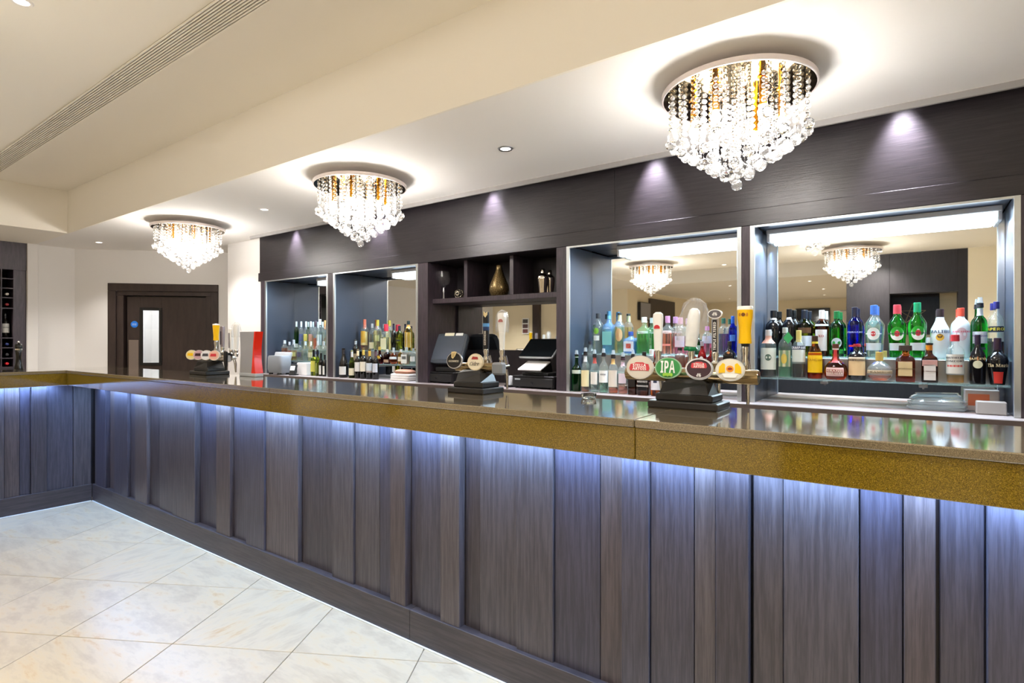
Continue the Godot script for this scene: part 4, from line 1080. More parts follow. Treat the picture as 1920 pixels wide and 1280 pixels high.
# extras: ["L", y0, y1, half angle, colour]  ["O", y, rx, ry, colour]  ["T", text, y, width, height, colour, serif]  ["Q", level, kind]  ["P"]  ["D", y, colour]
func bottle(x, y, w, H, r, style, kind, cap, extras, label, group, turn):
	var t = thing("bottle", label, "bottle", Vector3(x, y, -w), turn, group)
	var sh = SHAPES[style]
	var prof = []
	for q in sh: prof.append([q[0] * H, q[1] * r, q[2] if q.size() > 2 else 2.0])
	var st = tool(); lathe(st, prof, 28 if style != "square" else 40)
	obj("glass", st, glass_of(kind), t)
	var rn = radius_at(sh, 0.93) * r
	if cap:
		st = tool()
		var y0 = H * (1.0 - cap[1])
		var rc = rn * (cap[2] if cap.size() > 2 else 1.12)
		var cn = cap[3] if cap.size() > 3 else 2.0
		lathe(st, [[y0, rn * 0.98], [y0, rc, cn], [H * 1.004, rc * 0.97, cn], [H * 1.008, rc * 0.86, cn], [H * 1.008, 0]], 18 if cn < 3.0 else 32)
		obj("cap", st, c8(cap[0], 0.35), t)
	for e in extras:
		match e[0]:
			"L":
				var sqr = style == "square" and e[2] < 0.62
				if sqr:
					st = tool(); box(st, Vector3(0, (e[1] + e[2]) / 2.0 * H, r * 1.0), Vector3(r * 2.0 * e[3], (e[2] - e[1]) * H, 0.0016), 0.0004)
				else:
					var pr = []
					for k in 5:
						var yy = lerp(e[1], e[2], k / 4.0)
						pr.append([yy * H, radius_at(sh, yy) * r + 0.0009])
					st = tool(); lathe(st, pr, 18, Transform3D.IDENTITY, 1.0, 1.0, false, -e[3], e[3])
				obj("label" if e[2] < 0.72 else "neck_label", st, c8(e[4]), t)
			"O":
				var rr = radius_at(sh, e[1]) * r + 0.0014
				st = tool()
				var n = 22
				for k in n:
					var a = TAU * k / n
					var b = TAU * (k + 1) / n
					var pt = func(ca, sa): 
						var ang = e[2] * r * ca / rr
						return Vector3(sin(ang) * rr, e[1] * H + e[3] * H * sa, cos(ang) * rr)
					face(st, [pt.call(0, 0), pt.call(cos(a), sin(a)), pt.call(cos(b), sin(b))], Vector3(sin(e[2] * r * cos(a) * 0.6 / rr), 0, cos(e[2] * r * cos(a) * 0.6 / rr)))
				obj("label", st, c8(e[4]), t)
			"T":
				var flatw = style == "square"
				var rr = radius_at(sh, e[2]) * r + (0.0022 if not flatw else 0.0)
				words("lettering", e[1], e[3] * r * 2.0, e[4] * H, c8(e[5]), t, Vector3(0, e[2] * H, (r + 0.0018) if flatw else 0.0), 0.0 if flatw else rr, e.size() > 6 and e[6])
			"Q":
				var pq = []
				for q in prof:
					if q[0] > e[1] * H: break
					pq.append([max(q[0], 0.004), q[1] * 0.93, q[2]])
				pq.append([e[1] * H, radius_at(sh, e[1]) * r * 0.93, pq[-1][2]]); pq.append([e[1] * H, 0.0])
				st = tool(); lathe(st, pq, 24); obj("liquid", st, glass_of(e[2]), t)
			"P":
				st = tool(); lathe(st, [[H, 0], [H, rn * 1.25], [H + 0.010, rn * 1.3], [H + 0.011, rn * 0.8]], 16); obj("pourer_ring", st, M.black, t)
				st = tool(); lathe(st, [[H + 0.011, rn * 1.15], [H + 0.040, rn * 0.85], [H + 0.041, 0]], 16); obj("pourer_cap", st, clear_glass(Color(0.8, 0.85, 0.88), 0.4), t)
			"D":
				st = tool(); prism(st, [Vector2(0, -0.036), Vector2(0.026, 0), Vector2(0, 0.036), Vector2(-0.026, 0)], 0, 0.001, at(Vector3(rn * 1.5, e[1] * H, rn + 0.012))); obj("neck_tag", st, c8(e[2]), t)
	return t

func bottles():
	var g1 = "back row bottles in the rightmost alcove"
	var g2 = "front row bottles in the rightmost alcove"
	var g3 = "back row bottles behind the large taps"
	var g4 = "middle row bottles behind the large taps"
	var g5 = "front row bottles behind the large taps"
	var g6 = "back row bottles in the second alcove"
	var g7 = "middle row bottles in the second alcove"
	var g8 = "wine bottles in the second alcove"
	var g9 = "back row bottles in the leftmost alcove"
	var g10 = "middle row bottles in the leftmost alcove"
	var g11 = "wine bottles in the leftmost alcove"
	bottle(-0.720, 1.2354, 3.768, 0.2756, 0.0465, "spirit", "black", ["141214", 0.14], [["L", 0.5, 0.54, 1, "c8c4c0"], ["L", 0.8, 0.84, 1.2, "d8d4d0"]], "black bottle with a thin pale line, leftmost in the rightmost alcove's back row", g1, -0.02)
	bottle(-0.632, 1.2354, 3.768, 0.2822, 0.0394, "spirit", "black", ["101012", 0.22], [["L", 0.78, 0.88, 0.8, "d0d0d4"]], "black bottle with dark foil top, second in the rightmost alcove's back row", g1, 0.05)
	bottle(-0.548, 1.2354, 3.768, 0.2730, 0.0436, "spirit", "olive", ["1a2230", 0.24], [["L", 0.22, 0.44, 1.1, "ccd4e2"], ["L", 0.5, 0.62, 0.9, "5a3a22"]], "olive glass bottle with a dark cap and a pale blue low label", g1, 0.12)
	bottle(-0.457, 1.2354, 3.768, 0.2701, 0.0375, "spirit", "brown", ["e2dcd8", 0.22], [["L", 0.12, 0.58, 0.9, "e6e2e4"], ["L", 0.66, 0.7, 1.4, "d8d8dc"], ["T", "XO", 0.44, 0.4, 0.05, "a02830", true]], "dark brown bottle with a white top and a tall white label", g1, -0.03)
	bottle(-0.380, 1.2354, 3.768, 0.2614, 0.0378, "spirit", "green", ["0f6a34", 0.16], [["O", 0.3, 0.75, 0.11, "c6d4e0"], ["L", 0.06, 0.14, 1.2, "2a8a3c"]], "green bottle with a green cap and a pale oval label low down", g1, 0.05)
	bottle(-0.290, 1.2354, 3.768, 0.2800, 0.0379, "spirit", "blue", ["1c1a30", 0.2], [["T", "CURACAO", 0.5, 1.2, 0.03, "b8c4f0"], ["L", 0.2, 0.24, 0.9, "d03c40"]], "cobalt blue bottle with a dark cap", g1, 0.11)
	bottle(-0.197, 1.2354, 3.768, 0.2888, 0.0456, "flare", "clear", ["3c68b4", 0.17], [["Q", 0.7, "water"], ["O", 0.45, 0.72, 0.12, "e8eceb"], ["O", 0.45, 0.26, 0.05, "cc3440"], ["T", "MARTINI", 0.45, 0.95, 0.022, "f4f4f4"], ["L", 0.13, 0.27, 1.1, "d4dee6"]], "clear bottle with a blue cap and a white oval label with a red dot", g1, -0.04)
	bottle(-0.090, 1.2354, 3.768, 0.2877, 0.0438, "flare", "green", ["c4404c", 0.17], [["O", 0.45, 0.78, 0.13, "eef0ee"], ["O", 0.45, 0.3, 0.055, "cc3440"], ["T", "MARTINI", 0.45, 1.05, 0.024, "3a3a50"], ["L", 0.13, 0.27, 1.1, "d2d8e0"]], "bright green bottle with a red cap and a white oval label", g1, 0.03)
	bottle(0.001, 1.2354, 3.768, 0.2959, 0.0424, "flare", "green", ["0f8a5a", 0.17], [["O", 0.45, 0.78, 0.13, "eef0ee"], ["O", 0.45, 0.3, 0.055, "cc3440"], ["T", "MARTINI", 0.45, 1.05, 0.024, "3a3a50"], ["L", 0.13, 0.27, 1.1, "d2d8e0"]], "bright green bottle with a green cap and a white oval label", g1, 0.10)
	bottle(0.100, 1.2354, 3.768, 0.2578, 0.0407, "cone", "frost", ["2e2228", 0.18], [["T", "MALIBU", 0.54, 1.3, 0.06, "4a5a78"], ["O", 0.42, 0.45, 0.07, "e8b840"], ["O", 0.45, 0.28, 0.045, "6a4a2c"]], "white bottle with a black cap and a small sunset picture", g1, -0.05)
	bottle(0.187, 1.2354, 3.768, 0.2605, 0.0376, "spirit", "frost", ["e0503c", 0.16], [["O", 0.48, 0.68, 0.13, "d4c0cc"], ["T", "ARCHERS", 0.53, 1.2, 0.035, "d06a80"]], "frosted white bottle with an orange red cap", g1, 0.02)
	bottle(0.264, 1.2354, 3.768, 0.2747, 0.0308, "spirit", "green", ["20242c", 0.05, 1.35], [["P"], ["L", 0.28, 0.5, 1.2, "ccd4dc"], ["L", 0.8, 0.94, 1.4, "c8ccd0"], ["T", "PERNOD", 0.42, 1.2, 0.035, "7a6a9c"], ["L", 0.16, 0.21, 0.8, "2c3440"]], "tall green bottle with a clear pourer cap and a silvery white label", g1, -0.13)
	bottle(0.328, 1.2354, 3.768, 0.2874, 0.0310, "spirit", "clear", ["2c2a78", 0.12], [["Q", 0.3, "plum"], ["L", 0.47, 0.57, 1.1, "1c2440"], ["T", "APEROL", 0.52, 1.5, 0.05, "e8d84a"]], "clear bottle with a blue cap and a dark band with yellow letters", g1, -0.06)
	bottle(-0.724, 1.1104, 3.638, 0.2794, 0.0451, "spirit", "clear", ["c8c0bc", 0.12], [["Q", 0.55, "plum"], ["L", 0.16, 0.62, 1.15, "dfe6dc"], ["L", 0.72, 0.88, 1.4, "d8a08c"], ["O", 0.42, 0.4, 0.07, "5c7466"]], "clear bottle of dark red syrup, leftmost in the rightmost alcove's front row", g2, 0.15)
	bottle(-0.633, 1.1104, 3.639, 0.2910, 0.0365, "spirit", "clear", ["b8bcb4", 0.1], [["Q", 0.62, "mint"], ["L", 0.22, 0.55, 1, "d4d4b0"], ["O", 0.38, 0.45, 0.1, "d8c05a"], ["D", 0.8, "3cae66"]], "clear bottle with a green diamond tag on its neck and a lemon label", g2, -0.00)
	bottle(-0.560, 1.1104, 3.640, 0.2744, 0.0358, "spirit", "clear", ["d0c070", 0.24], [["Q", 0.3, "plum"], ["L", 0.34, 0.6, 1.2, "dce4de"], ["L", 0.6, 0.68, 1.2, "2c3a5c"], ["T", "CAMPARI", 0.64, 1.3, 0.05, "e8ecf0"]], "bottle with a yellow neck, a blue and white label and a little dark red liquid", g2, 0.07)
	bottle(-0.477, 1.1104, 3.644, 0.2427, 0.0392, "cone", "amber", ["3a2014", 0.14], [["L", 0.14, 0.62, 1.15, "f0c414"], ["L", 0.82, 0.87, 1.5, "d8c038"], ["T", "KAHLUA", 0.44, 1.1, 0.05, "c09010"]], "amber bottle with a tall bright yellow label", g2, 0.14)
	bottle(-0.371, 1.1104, 3.624, 0.1969, 0.0576, "squat", "amber", ["5a2a1c", 0.12, 1.1], [["L", 0.1, 0.34, 0.85, "dcb8b0"], ["L", 0.15, 0.29, 0.75, "8a3a34"], ["T", "GRAND", 0.25, 0.7, 0.05, "ecd8c8"], ["T", "MARNIER", 0.18, 0.75, 0.05, "ecd8c8"], ["L", 0.48, 0.84, 0.5, "c83838"], ["L", 0.84, 0.92, 1.2, "d8ccc4"]], "squat rounded amber bottle with a red ribbon down its neck", g2, -0.01)
	bottle(-0.270, 1.1104, 3.639, 0.1972, 0.0433, "spirit", "black", ["b02c38", 0.07], [["L", 0.13, 0.6, 1.1, "e2c494"], ["L", 0.52, 0.64, 1.1, "e8dcc8"], ["T", "COURVOISIER", 0.56, 1.3, 0.035, "4a3a30", true]], "black bottle with a cream and gold label and a red topped cap", g2, 0.05)
	bottle(-0.165, 1.1104, 3.622, 0.1540, 0.0607, "globe", "clear", ["c0a458", 0.3, 1.25], [["Q", 0.2, "amber"], ["L", 0.26, 0.38, 1.2, "b8a88c"], ["T", "CHAMBORD", 0.32, 1.1, 0.06, "6a5a40", true]], "clear globe shaped bottle with a gold top", g2, 0.12)
	bottle(-0.050, 1.1104, 3.640, 0.1893, 0.0427, "square", "amber", ["3c302c", 0.14, 2.1, 6], [["L", 0.16, 0.56, 0.72, "cdb88a"], ["T", "DISARONNO", 0.36, 1, 0.03, "6a5430", true]], "square amber bottle with a cream label and a flat black stopper", g2, -0.01)
	bottle(0.053, 1.1104, 3.645, 0.1932, 0.0349, "square", "brown", ["c87818", 0.14], [["P"], ["L", 0.06, 0.48, 0.72, "dcd8d4"], ["L", 0.44, 0.6, 0.9, "c89a94"], ["T", "L'ORANGE", 0.3, 0.75, 0.03, "7a5a5a", true]], "squared dark amber bottle with a pale label and a pink sash", g2, 0.01)
	bottle(0.158, 1.1104, 3.645, 0.2446, 0.0374, "spirit", "clear", ["c22c38", 0.13, 1.3], [["Q", 0.17, "gold"], ["L", 0.2, 0.6, 1.2, "d6d4cc"], ["T", "SOUTHERN", 0.53, 1.2, 0.035, "404048", true], ["T", "COMFORT", 0.46, 1.2, 0.035, "404048", true], ["L", 0.34, 0.38, 0.9, "cc5048"]], "clear bottle with a red cap, a pale printed label and a little gold liquid", g2, -0.12)
	bottle(0.246, 1.1104, 3.645, 0.2441, 0.0326, "soft", "black", ["2a1a34", 0.2], [["L", 0.47, 0.56, 1, "c8783c"], ["O", 0.4, 0.62, 0.08, "d4d4b8"], ["T", "BAILEYS", 0.515, 1.3, 0.04, "f0d8a8", true]], "black bottle with an orange banner over a cream picture label", g2, -0.05)
	bottle(0.321, 1.1104, 3.638, 0.2277, 0.0411, "broad", "black", ["30182c", 0.28], [["T", "Tia Maria", 0.42, 1.2, 0.07, "d8c49a", true], ["L", 0.03, 0.28, 0.55, "c83428"]], "broad shouldered black bottle with gold script and a red patch", g2, 0.02)
	bottle(-1.925, 1.2354, 3.768, 0.2935, 0.0458, "spirit", "clear", ["3a3e44", 0.12], [["Q", 0.72, "water"], ["L", 0.32, 0.44, 0.5, "d8e0de"], ["O", 0.56, 0.4, 0.08, "7ab43c"]], "clear bottle with a dark cap, leftmost in the back row behind the large taps", g3, 0.13)
	bottle(-1.838, 1.2354, 3.768, 0.3067, 0.0398, "square", "sky", ["3c78a0", 0.1], [["Q", 0.58, "mint"], ["L", 0.2, 0.52, 0.9, "7cc4c4"], ["L", 0.82, 0.96, 2.8, "70b8cc"]], "pale blue square bottle with a turquoise label", g3, 0.06)
	bottle(-1.753, 1.2354, 3.768, 0.2924, 0.0381, "spirit", "clear", ["3a3a34", 0.05], [["Q", 0.66, "lemon"], ["L", 0.8, 0.96, 3, "d8d29c"], ["O", 0.46, 0.7, 0.16, "c8a070"]], "slim clear bottle with a cream neck foil and a flowered label", g3, 0.28)
	bottle(-1.666, 1.2354, 3.768, 0.1559, 0.0465, "square", "sky", ["3858b0", 0.16, 1.2], [["Q", 0.55, "blue"], ["L", 0.1, 0.56, 0.8, "d4dcec"], ["L", 0.24, 0.46, 0.4, "dc5c48"]], "short square blue bottle with a white label", g3, 0.04)
	bottle(-1.565, 1.2354, 3.768, 0.2567, 0.0456, "square", "pale", ["e8f0ea", 0.14, 1.3], [["Q", 0.56, "green"], ["L", 0.55, 0.62, 0.9, "ccd8d4"]], "squared bright green bottle with a white cap", g3, 0.06)
	bottle(-1.394, 1.2354, 3.768, 0.2598, 0.0424, "square", "clear", ["c890b8", 0.17, 1.2], [["Q", 0.56, "pink"], ["L", 0.54, 0.62, 0.9, "ecd4d4"], ["L", 0.22, 0.27, 0.7, "e89088"]], "peach pink bottle with a lilac cap beside the tall white tap handle", g3, 0.08)
	bottle(-1.305, 1.2354, 3.768, 0.2466, 0.0400, "spirit", "clear", ["d8a4b4", 0.17], [["Q", 0.5, "rose"], ["L", 0.2, 0.5, 0.9, "d8c8d8"]], "clear bottle of pink liquid with a pink cap", g3, 0.11)
	bottle(-1.186, 1.2354, 3.768, 0.1369, 0.0257, "spirit", "deep", ["14502c", 0.16], [["L", 0.2, 0.45, 0.9, "8aa898"]], "dark green bottle between the bagged tap handle and the slim dark handle", g3, 0.18)
	bottle(-1.126, 1.2354, 3.768, 0.1858, 0.0324, "spirit", "clear", ["c878b8", 0.14], [["Q", 0.4, "rose"], ["L", 0.4, 0.66, 1, "b8b4cc"]], "clear bottle of pink liquid with a grey lilac label", g3, 0.03)
	bottle(-1.021, 1.2354, 3.768, 0.2362, 0.0312, "spirit", "clear", ["2c5c4a", 0.14], [["Q", 0.58, "violet"]], "bottle of deep purple liquid with a dark green cap", g3, 0.10)
	bottle(-0.963, 1.2354, 3.768, 0.2486, 0.0256, "spirit", "blue", ["2058b8", 0.3], [["L", 0.36, 0.52, 0.7, "4c7cd0"]], "bright blue bottle against the dark pillar", g3, 0.17)
	bottle(-1.926, 1.1104, 3.645, 0.2120, 0.0307, "spirit", "clear", ["30303c", 0.1], [["Q", 0.5, "water"]], "small clear bottle with a black cap, left end of the row behind the taps", g4, 0.14)
	bottle(-1.460, 1.1104, 3.644, 0.1577, 0.0386, "spirit", "clear", ["e8e8ea", 0.2], [["Q", 0.5, "water"], ["L", 0.2, 0.5, 0.9, "e8e8ec"]], "clear bottle with a white cap half hidden behind the IPA badge", g4, 0.17)
	bottle(-1.266, 1.1104, 3.645, 0.1699, 0.0370, "spirit", "clear", ["2a2422", 0.1], [["Q", 0.72, "orange"]], "bottle of orange liquid left of the bagged tap handle's foot", g4, 0.23)
	bottle(-1.179, 1.1104, 3.645, 0.1601, 0.0290, "soft", "orange", ["38302c", 0.1], [], "full bottle of orange liquid under the bagged tap handle's green foot", g4, 0.08)
	bottle(-1.122, 1.1104, 3.645, 0.2120, 0.0273, "soft", "red", ["b0a8b0", 0.14], [["O", 0.5, 0.4, 0.05, "e8dce0"]], "bottle of bright red liquid with a small white mark", g4, 0.15)
	bottle(-1.059, 1.1104, 3.645, 0.1712, 0.0336, "soft", "red", ["682030", 0.1], [], "bottle of crimson liquid behind the slim dark tap handle", g4, 0.23)
	bottle(-0.951, 1.1104, 3.645, 0.2120, 0.0343, "square", "black", ["2c2624", 0.12], [["O", 0.66, 0.3, 0.05, "c88850"]], "black squared bottle with a small amber emblem below the bright blue bottle", g4, 0.02)
	bottle(-1.984, 0.9656, 3.545, 0.2545, 0.0324, "wine", "deep", ["c8d4cc", 0.05], [["P"], ["L", 0.5, 0.6, 1.3, "c8d4c8"]], "dark green bottle with a clear pourer cap, leftmost behind the large taps", g5, 0.27)
	bottle(-1.912, 0.9656, 3.545, 0.2741, 0.0301, "spirit", "clear", ["282424", 0.06, 1.4], [["P"], ["Q", 0.14, "amber"], ["L", 0.14, 0.56, 1.25, "e2d6a8"], ["L", 0.78, 0.92, 1.2, "c8ccd0"]], "clear bottle with a tall cream label and a black pourer ring", g5, 0.12)
	bottle(-1.840, 0.9656, 3.545, 0.2595, 0.0297, "spirit", "clear", ["282424", 0.06, 1.4], [["P"], ["Q", 0.2, "water"], ["L", 0.22, 0.55, 0.9, "e0dcd4"], ["L", 0.78, 0.94, 2, "a83a30"]], "clear bottle with a dark red neck label", g5, 0.20)
	bottle(-1.770, 0.9656, 3.545, 0.2675, 0.0312, "spirit", "clear", ["282424", 0.06, 1.4], [["P"], ["Q", 0.3, "mint"], ["L", 0.27, 0.58, 1.25, "eef0ee"], ["T", "GIN", 0.48, 0.6, 0.04, "404850"]], "clear bottle with a white label over pale green liquid", g5, 0.27)
	bottle(-1.697, 0.9656, 3.545, 0.2570, 0.0325, "spirit", "clear", ["282424", 0.06, 1.4], [["P"], ["Q", 0.16, "orange"], ["L", 0.18, 0.62, 1.15, "dcd4c8"], ["L", 0.78, 0.92, 1.2, "c8a468"]], "clear bottle with a little orange liquid at the bottom", g5, 0.12)
	bottle(-1.625, 0.9656, 3.545, 0.2431, 0.0321, "spirit", "clear", ["48303c", 0.06, 1.4], [["P"], ["Q", 0.22, "pink"], ["L", 0.3, 0.58, 0.9, "d8ccd8"], ["L", 0.78, 0.9, 1.2, "c8b0c0"]], "clear bottle with a little pink liquid at the bottom", g5, 0.19)
	bottle(-1.552, 0.9656, 3.545, 0.2619, 0.0291, "square", "brown", ["282424", 0.06, 1.4], [["P"], ["L", 0.2, 0.42, 0.8, "1c1412"]], "dark brown bottle under the cream badge of the large taps", g5, 0.08)
	bottle(-1.472, 0.9656, 3.545, 0.2858, 0.0365, "square", "brown", ["181414", 0.14], [["L", 0.12, 0.56, 0.9, "141214"], ["T", "No 7", 0.44, 0.7, 0.06, "e8e4e0", true], ["T", "WHISKEY", 0.32, 1, 0.04, "e8e4e0", true], ["T", "TENNESSEE", 0.22, 1.1, 0.035, "e8e4e0", true]], "squared whiskey bottle with a black label with white print", g5, 0.04)
	bottle(-1.391, 0.9656, 3.545, 0.2867, 0.0335, "spirit", "amber", ["c03430", 0.12], [["L", 0.14, 0.56, 1.1, "e0e0e6"], ["L", 0.3, 0.54, 0.35, "1c2444"]], "amber whisky bottle with a white and navy label beside the tap column", g5, 0.19)
	bottle(-1.326, 0.9656, 3.545, 0.2597, 0.0300, "spirit", "clear", ["a8a4a0", 0.14], [["Q", 0.6, "water"], ["L", 0.15, 0.55, 1.1, "e4e0dc"]], "clear bottle with a white label half hidden by the tap column", g5, 0.26)
	bottle(-4.570, 1.2354, 3.768, 0.3101, 0.0395, "spirit", "clear", ["c86a54", 0.3], [["Q", 0.6, "amber"], ["L", 0.24, 0.62, 0.7, "c89a30"], ["L", 0.16, 0.6, 1.3, "d4c48c"]], "bottle with a copper red neck and a gold label in the second alcove", g6, 0.36)
	bottle(-4.455, 1.2354, 3.768, 0.2645, 0.0313, "spirit", "clear", ["c8ccd8", 0.16], [["Q", 0.6, "water"], ["L", 0.06, 0.3, 1.2, "e2dcc0"]], "slim clear bottle with a silver cap and a low cream label", g6, 0.43)
	bottle(-4.375, 1.2354, 3.768, 0.3003, 0.0389, "spirit", "clear", ["b8a03c", 0.2], [["Q", 0.66, "lemon"], ["L", 0.3, 0.5, 1, "c8c48c"]], "clear bottle of pale yellow liquid with a gold cap", g6, 0.29)
	bottle(-4.249, 1.2354, 3.768, 0.2554, 0.0402, "square", "clear", ["c02c3c", 0.26, 1.7], [["Q", 0.5, "lemon"], ["L", 0.04, 0.46, 0.9, "e0dcb8"]], "squared clear bottle with a round red stopper and a cream label", g6, 0.11)
	bottle(-4.142, 1.2354, 3.768, 0.2587, 0.0255, "wine", "wine", ["20203a", 0.2], [["L", 0.3, 0.5, 1, "3a4a34"]], "slim black bottle right of the red stoppered bottle", g6, 0.43)
	bottle(-4.060, 1.2354, 3.768, 0.2366, 0.0329, "spirit", "olive", ["26242e", 0.18], [["L", 0.3, 0.5, 1, "8a8a38"], ["L", 0.38, 0.44, 0.7, "1c1c1c"]], "olive green bottle with a dark diagonal label", g6, 0.29)
	bottle(-3.935, 1.2354, 3.768, 0.2804, 0.0375, "spirit", "gold", ["2a3434", 0.12], [["L", 0.1, 0.62, 1, "e0d8c4"], ["L", 0.76, 0.88, 2.6, "c8964a"]], "golden bottle with a white label and a dark cap beside the dark pillar", g6, 0.36)
	bottle(-4.196, 1.1104, 3.640, 0.1606, 0.0425, "squat", "plum", ["c8a850", 0.2], [["O", 0.34, 0.5, 0.14, "d0a83c"]], "squat dark brandy bottle with a round gold disc", g7, 0.47)
	bottle(-4.096, 1.1104, 3.645, 0.1358, 0.0323, "spirit", "plum", ["d8d4d0", 0.2], [["L", 0.1, 0.3, 0.9, "b89a80"]], "dark bottle with a pale cap right of the gold disc bottle", g7, 0.32)
	bottle(-4.006, 1.1104, 3.644, 0.1516, 0.0394, "globe", "amber", ["ccd4d8", 0.3], [["L", 0.3, 0.45, 1.2, "d4d8d8"]], "rounded amber bottle with a silver white top", g7, 0.39)
	bottle(-3.906, 1.1104, 3.645, 0.1373, 0.0293, "spirit", "gold", ["e0e0dc", 0.2], [["L", 0.2, 0.5, 0.9, "e4dcc4"]], "pale gold bottle between the rounded amber one and the squared clear one", g7, 0.47)
	bottle(-3.835, 1.1104, 3.645, 0.1577, 0.0357, "square", "clear", ["c8d0d0", 0.2], [["Q", 0.55, "water"], ["L", 0.06, 0.58, 0.94, "dfe6e2"], ["L", 0.3, 0.48, 0.7, "27343a"]], "squared clear bottle with a white label and a dark plaque", g7, 0.10)
	bottle(-3.744, 1.1104, 3.645, 0.1485, 0.0289, "spirit", "clear", ["b0b8bc", 0.2], [["Q", 0.5, "water"], ["L", 0.2, 0.5, 0.9, "dce0e0"]], "clear bottle against the dark pillar, right end of the middle row in the second alcove", g7, 0.40)
	bottle(-4.621, 0.9656, 3.545, 0.2879, 0.0406, "burg", "wine", ["2a2628", 0.2], [["L", 0.1, 0.38, 1.2, "d8d8d4"]], "dark wine bottle standing alone at the left of the second alcove", g8, 0.31)
	bottle(-4.490, 0.9656, 3.545, 0.2680, 0.0301, "burg", "olive", ["ccc8c0", 0.24], [["L", 0.1, 0.36, 1.2, "d8d2b4"]], "yellow green wine bottle with a cream label", g8, 0.39)
	bottle(-4.558, 1.1104, 3.645, 0.2280, 0.0309, "wine", "wine", ["a8acb0", 0.2], [["L", 0.1, 0.4, 1.2, "8a7a60"]], "tall dark bottle with a grey cap behind the wine bottles", g8, 0.46)
	bottle(-4.401, 0.9656, 3.545, 0.2792, 0.0299, "wine", "wine", ["d8c49c", 0.22], [["L", 0.24, 0.56, 1.1, "dcdad4"]], "dark wine bottle with a cream top next to the yellow green one", g8, 0.32)
	bottle(-4.319, 0.9656, 3.545, 0.2901, 0.0322, "wine", "wine", ["c8a850", 0.22], [["L", 0.24, 0.56, 1.1, "e0d8c4"]], "dark wine bottle with a gold top in the middle of the wine row", g8, 0.40)
	bottle(-4.230, 0.9656, 3.545, 0.2806, 0.0320, "wine", "wine", ["c8a040", 0.22], [["L", 0.22, 0.54, 1.1, "ccd4da"], ["L", 0.22, 0.28, 1.1, "c8a890"]], "dark wine bottle with a gold top and a pale blue label", g8, 0.47)
	bottle(-4.142, 0.9656, 3.545, 0.2763, 0.0293, "wine", "wine", ["604a50", 0.22], [["L", 0.24, 0.54, 1.1, "c8ccd4"]], "dark wine bottle with a dull purple top, right end of the wine row", g8, 0.33)
	bottle(-5.757, 1.2354, 3.768, 0.3127, 0.0256, "spirit", "deep", ["c8d4d4", 0.2], [["L", 0.06, 0.2, 1.2, "c8d0d0"]], "small green bottle, leftmost in the back row of the leftmost alcove", g9, 0.47)
	bottle(-5.664, 1.2354, 3.768, 0.3108, 0.0255, "spirit", "clear", ["d0d8dc", 0.2], [["Q", 0.5, "water"], ["L", 0.3, 0.55, 1, "3c4484"]], "small clear bottle with a dark blue label", g9, 0.54)
	bottle(-5.573, 1.2354, 3.768, 0.3089, 0.0253, "spirit", "clear", ["d4dcdc", 0.2], [["Q", 0.5, "lemon"], ["L", 0.3, 0.55, 1, "d8c848"]], "small clear bottle with a yellow label", g9, 0.40)
	bottle(-5.483, 1.2354, 3.768, 0.3071, 0.0252, "spirit", "clear", ["d4dcdc", 0.2], [["Q", 0.5, "gold"], ["L", 0.3, 0.55, 1, "c08878"]], "small clear bottle with a dull pink label", g9, 0.48)
	bottle(-5.395, 1.2354, 3.768, 0.3112, 0.0251, "spirit", "clear", ["3a2430", 0.2], [["Q", 0.4, "orange"]], "small bottle with a dark cap over a little orange liquid", g9, 0.33)
	bottle(-5.318, 1.2354, 3.768, 0.3271, 0.0332, "spirit", "clear", ["e8eef0", 0.18, 1.25], [["Q", 0.6, "water"], ["L", 0.15, 0.5, 1, "d4dee0"]], "tall clear bottle with a white cap near the dark pillar of the leftmost alcove", g9, 0.41)
	bottle(-5.227, 1.2354, 3.768, 0.3134, 0.0220, "spirit", "clear", ["d08850", 0.3], [["Q", 0.6, "water"]], "clear bottle with an orange neck against the dark pillar", g9, 0.49)
	bottle(-5.795, 1.1104, 3.645, 0.2241, 0.0363, "spirit", "clear", ["d8dce4", 0.16], [["Q", 0.62, "orange"]], "bottle of orange liquid, left end of the middle row in the leftmost alcove", g10, 0.37)
	bottle(-5.701, 1.1104, 3.645, 0.2060, 0.0278, "spirit", "clear", ["d0d4e0", 0.16], [["Q", 0.55, "pink"]], "smaller bottle of pale pink liquid beside the orange one", g10, 0.45)
	bottle(-5.619, 1.1104, 3.645, 0.2298, 0.0304, "spirit", "clear", ["c8d0dc", 0.2], [["Q", 0.5, "lemon"], ["L", 0.2, 0.42, 1, "dcd890"]], "small bottle with a pale yellow label beside the pink one", g10, 0.53)
	bottle(-5.509, 1.1104, 3.645, 0.2120, 0.0302, "spirit", "clear", ["40506c", 0.16], [["Q", 0.6, "water"], ["L", 0.2, 0.45, 1, "50406c"]], "clear bottle with a purple label in the middle row of the leftmost alcove", g10, 0.38)
	bottle(-5.401, 1.1104, 3.645, 0.2120, 0.0273, "spirit", "clear", ["c8d4e0", 0.2], [["Q", 0.6, "water"]], "clear bottle with a silver cap above the white box", g10, 0.46)
	bottle(-5.304, 1.1104, 3.645, 0.2120, 0.0298, "spirit", "clear", ["e0dccc", 0.2], [["Q", 0.6, "lemon"], ["L", 0.2, 0.45, 1, "d8d4b8"]], "clear bottle with a cream label above the white wine bottles", g10, 0.54)
	bottle(-5.181, 1.1104, 3.645, 0.2120, 0.0296, "spirit", "clear", ["d8dcdc", 0.2], [["Q", 0.6, "water"], ["L", 0.35, 0.5, 1, "2c3470"]], "clear bottle with a navy band above the dark wine bottles", g10, 0.39)
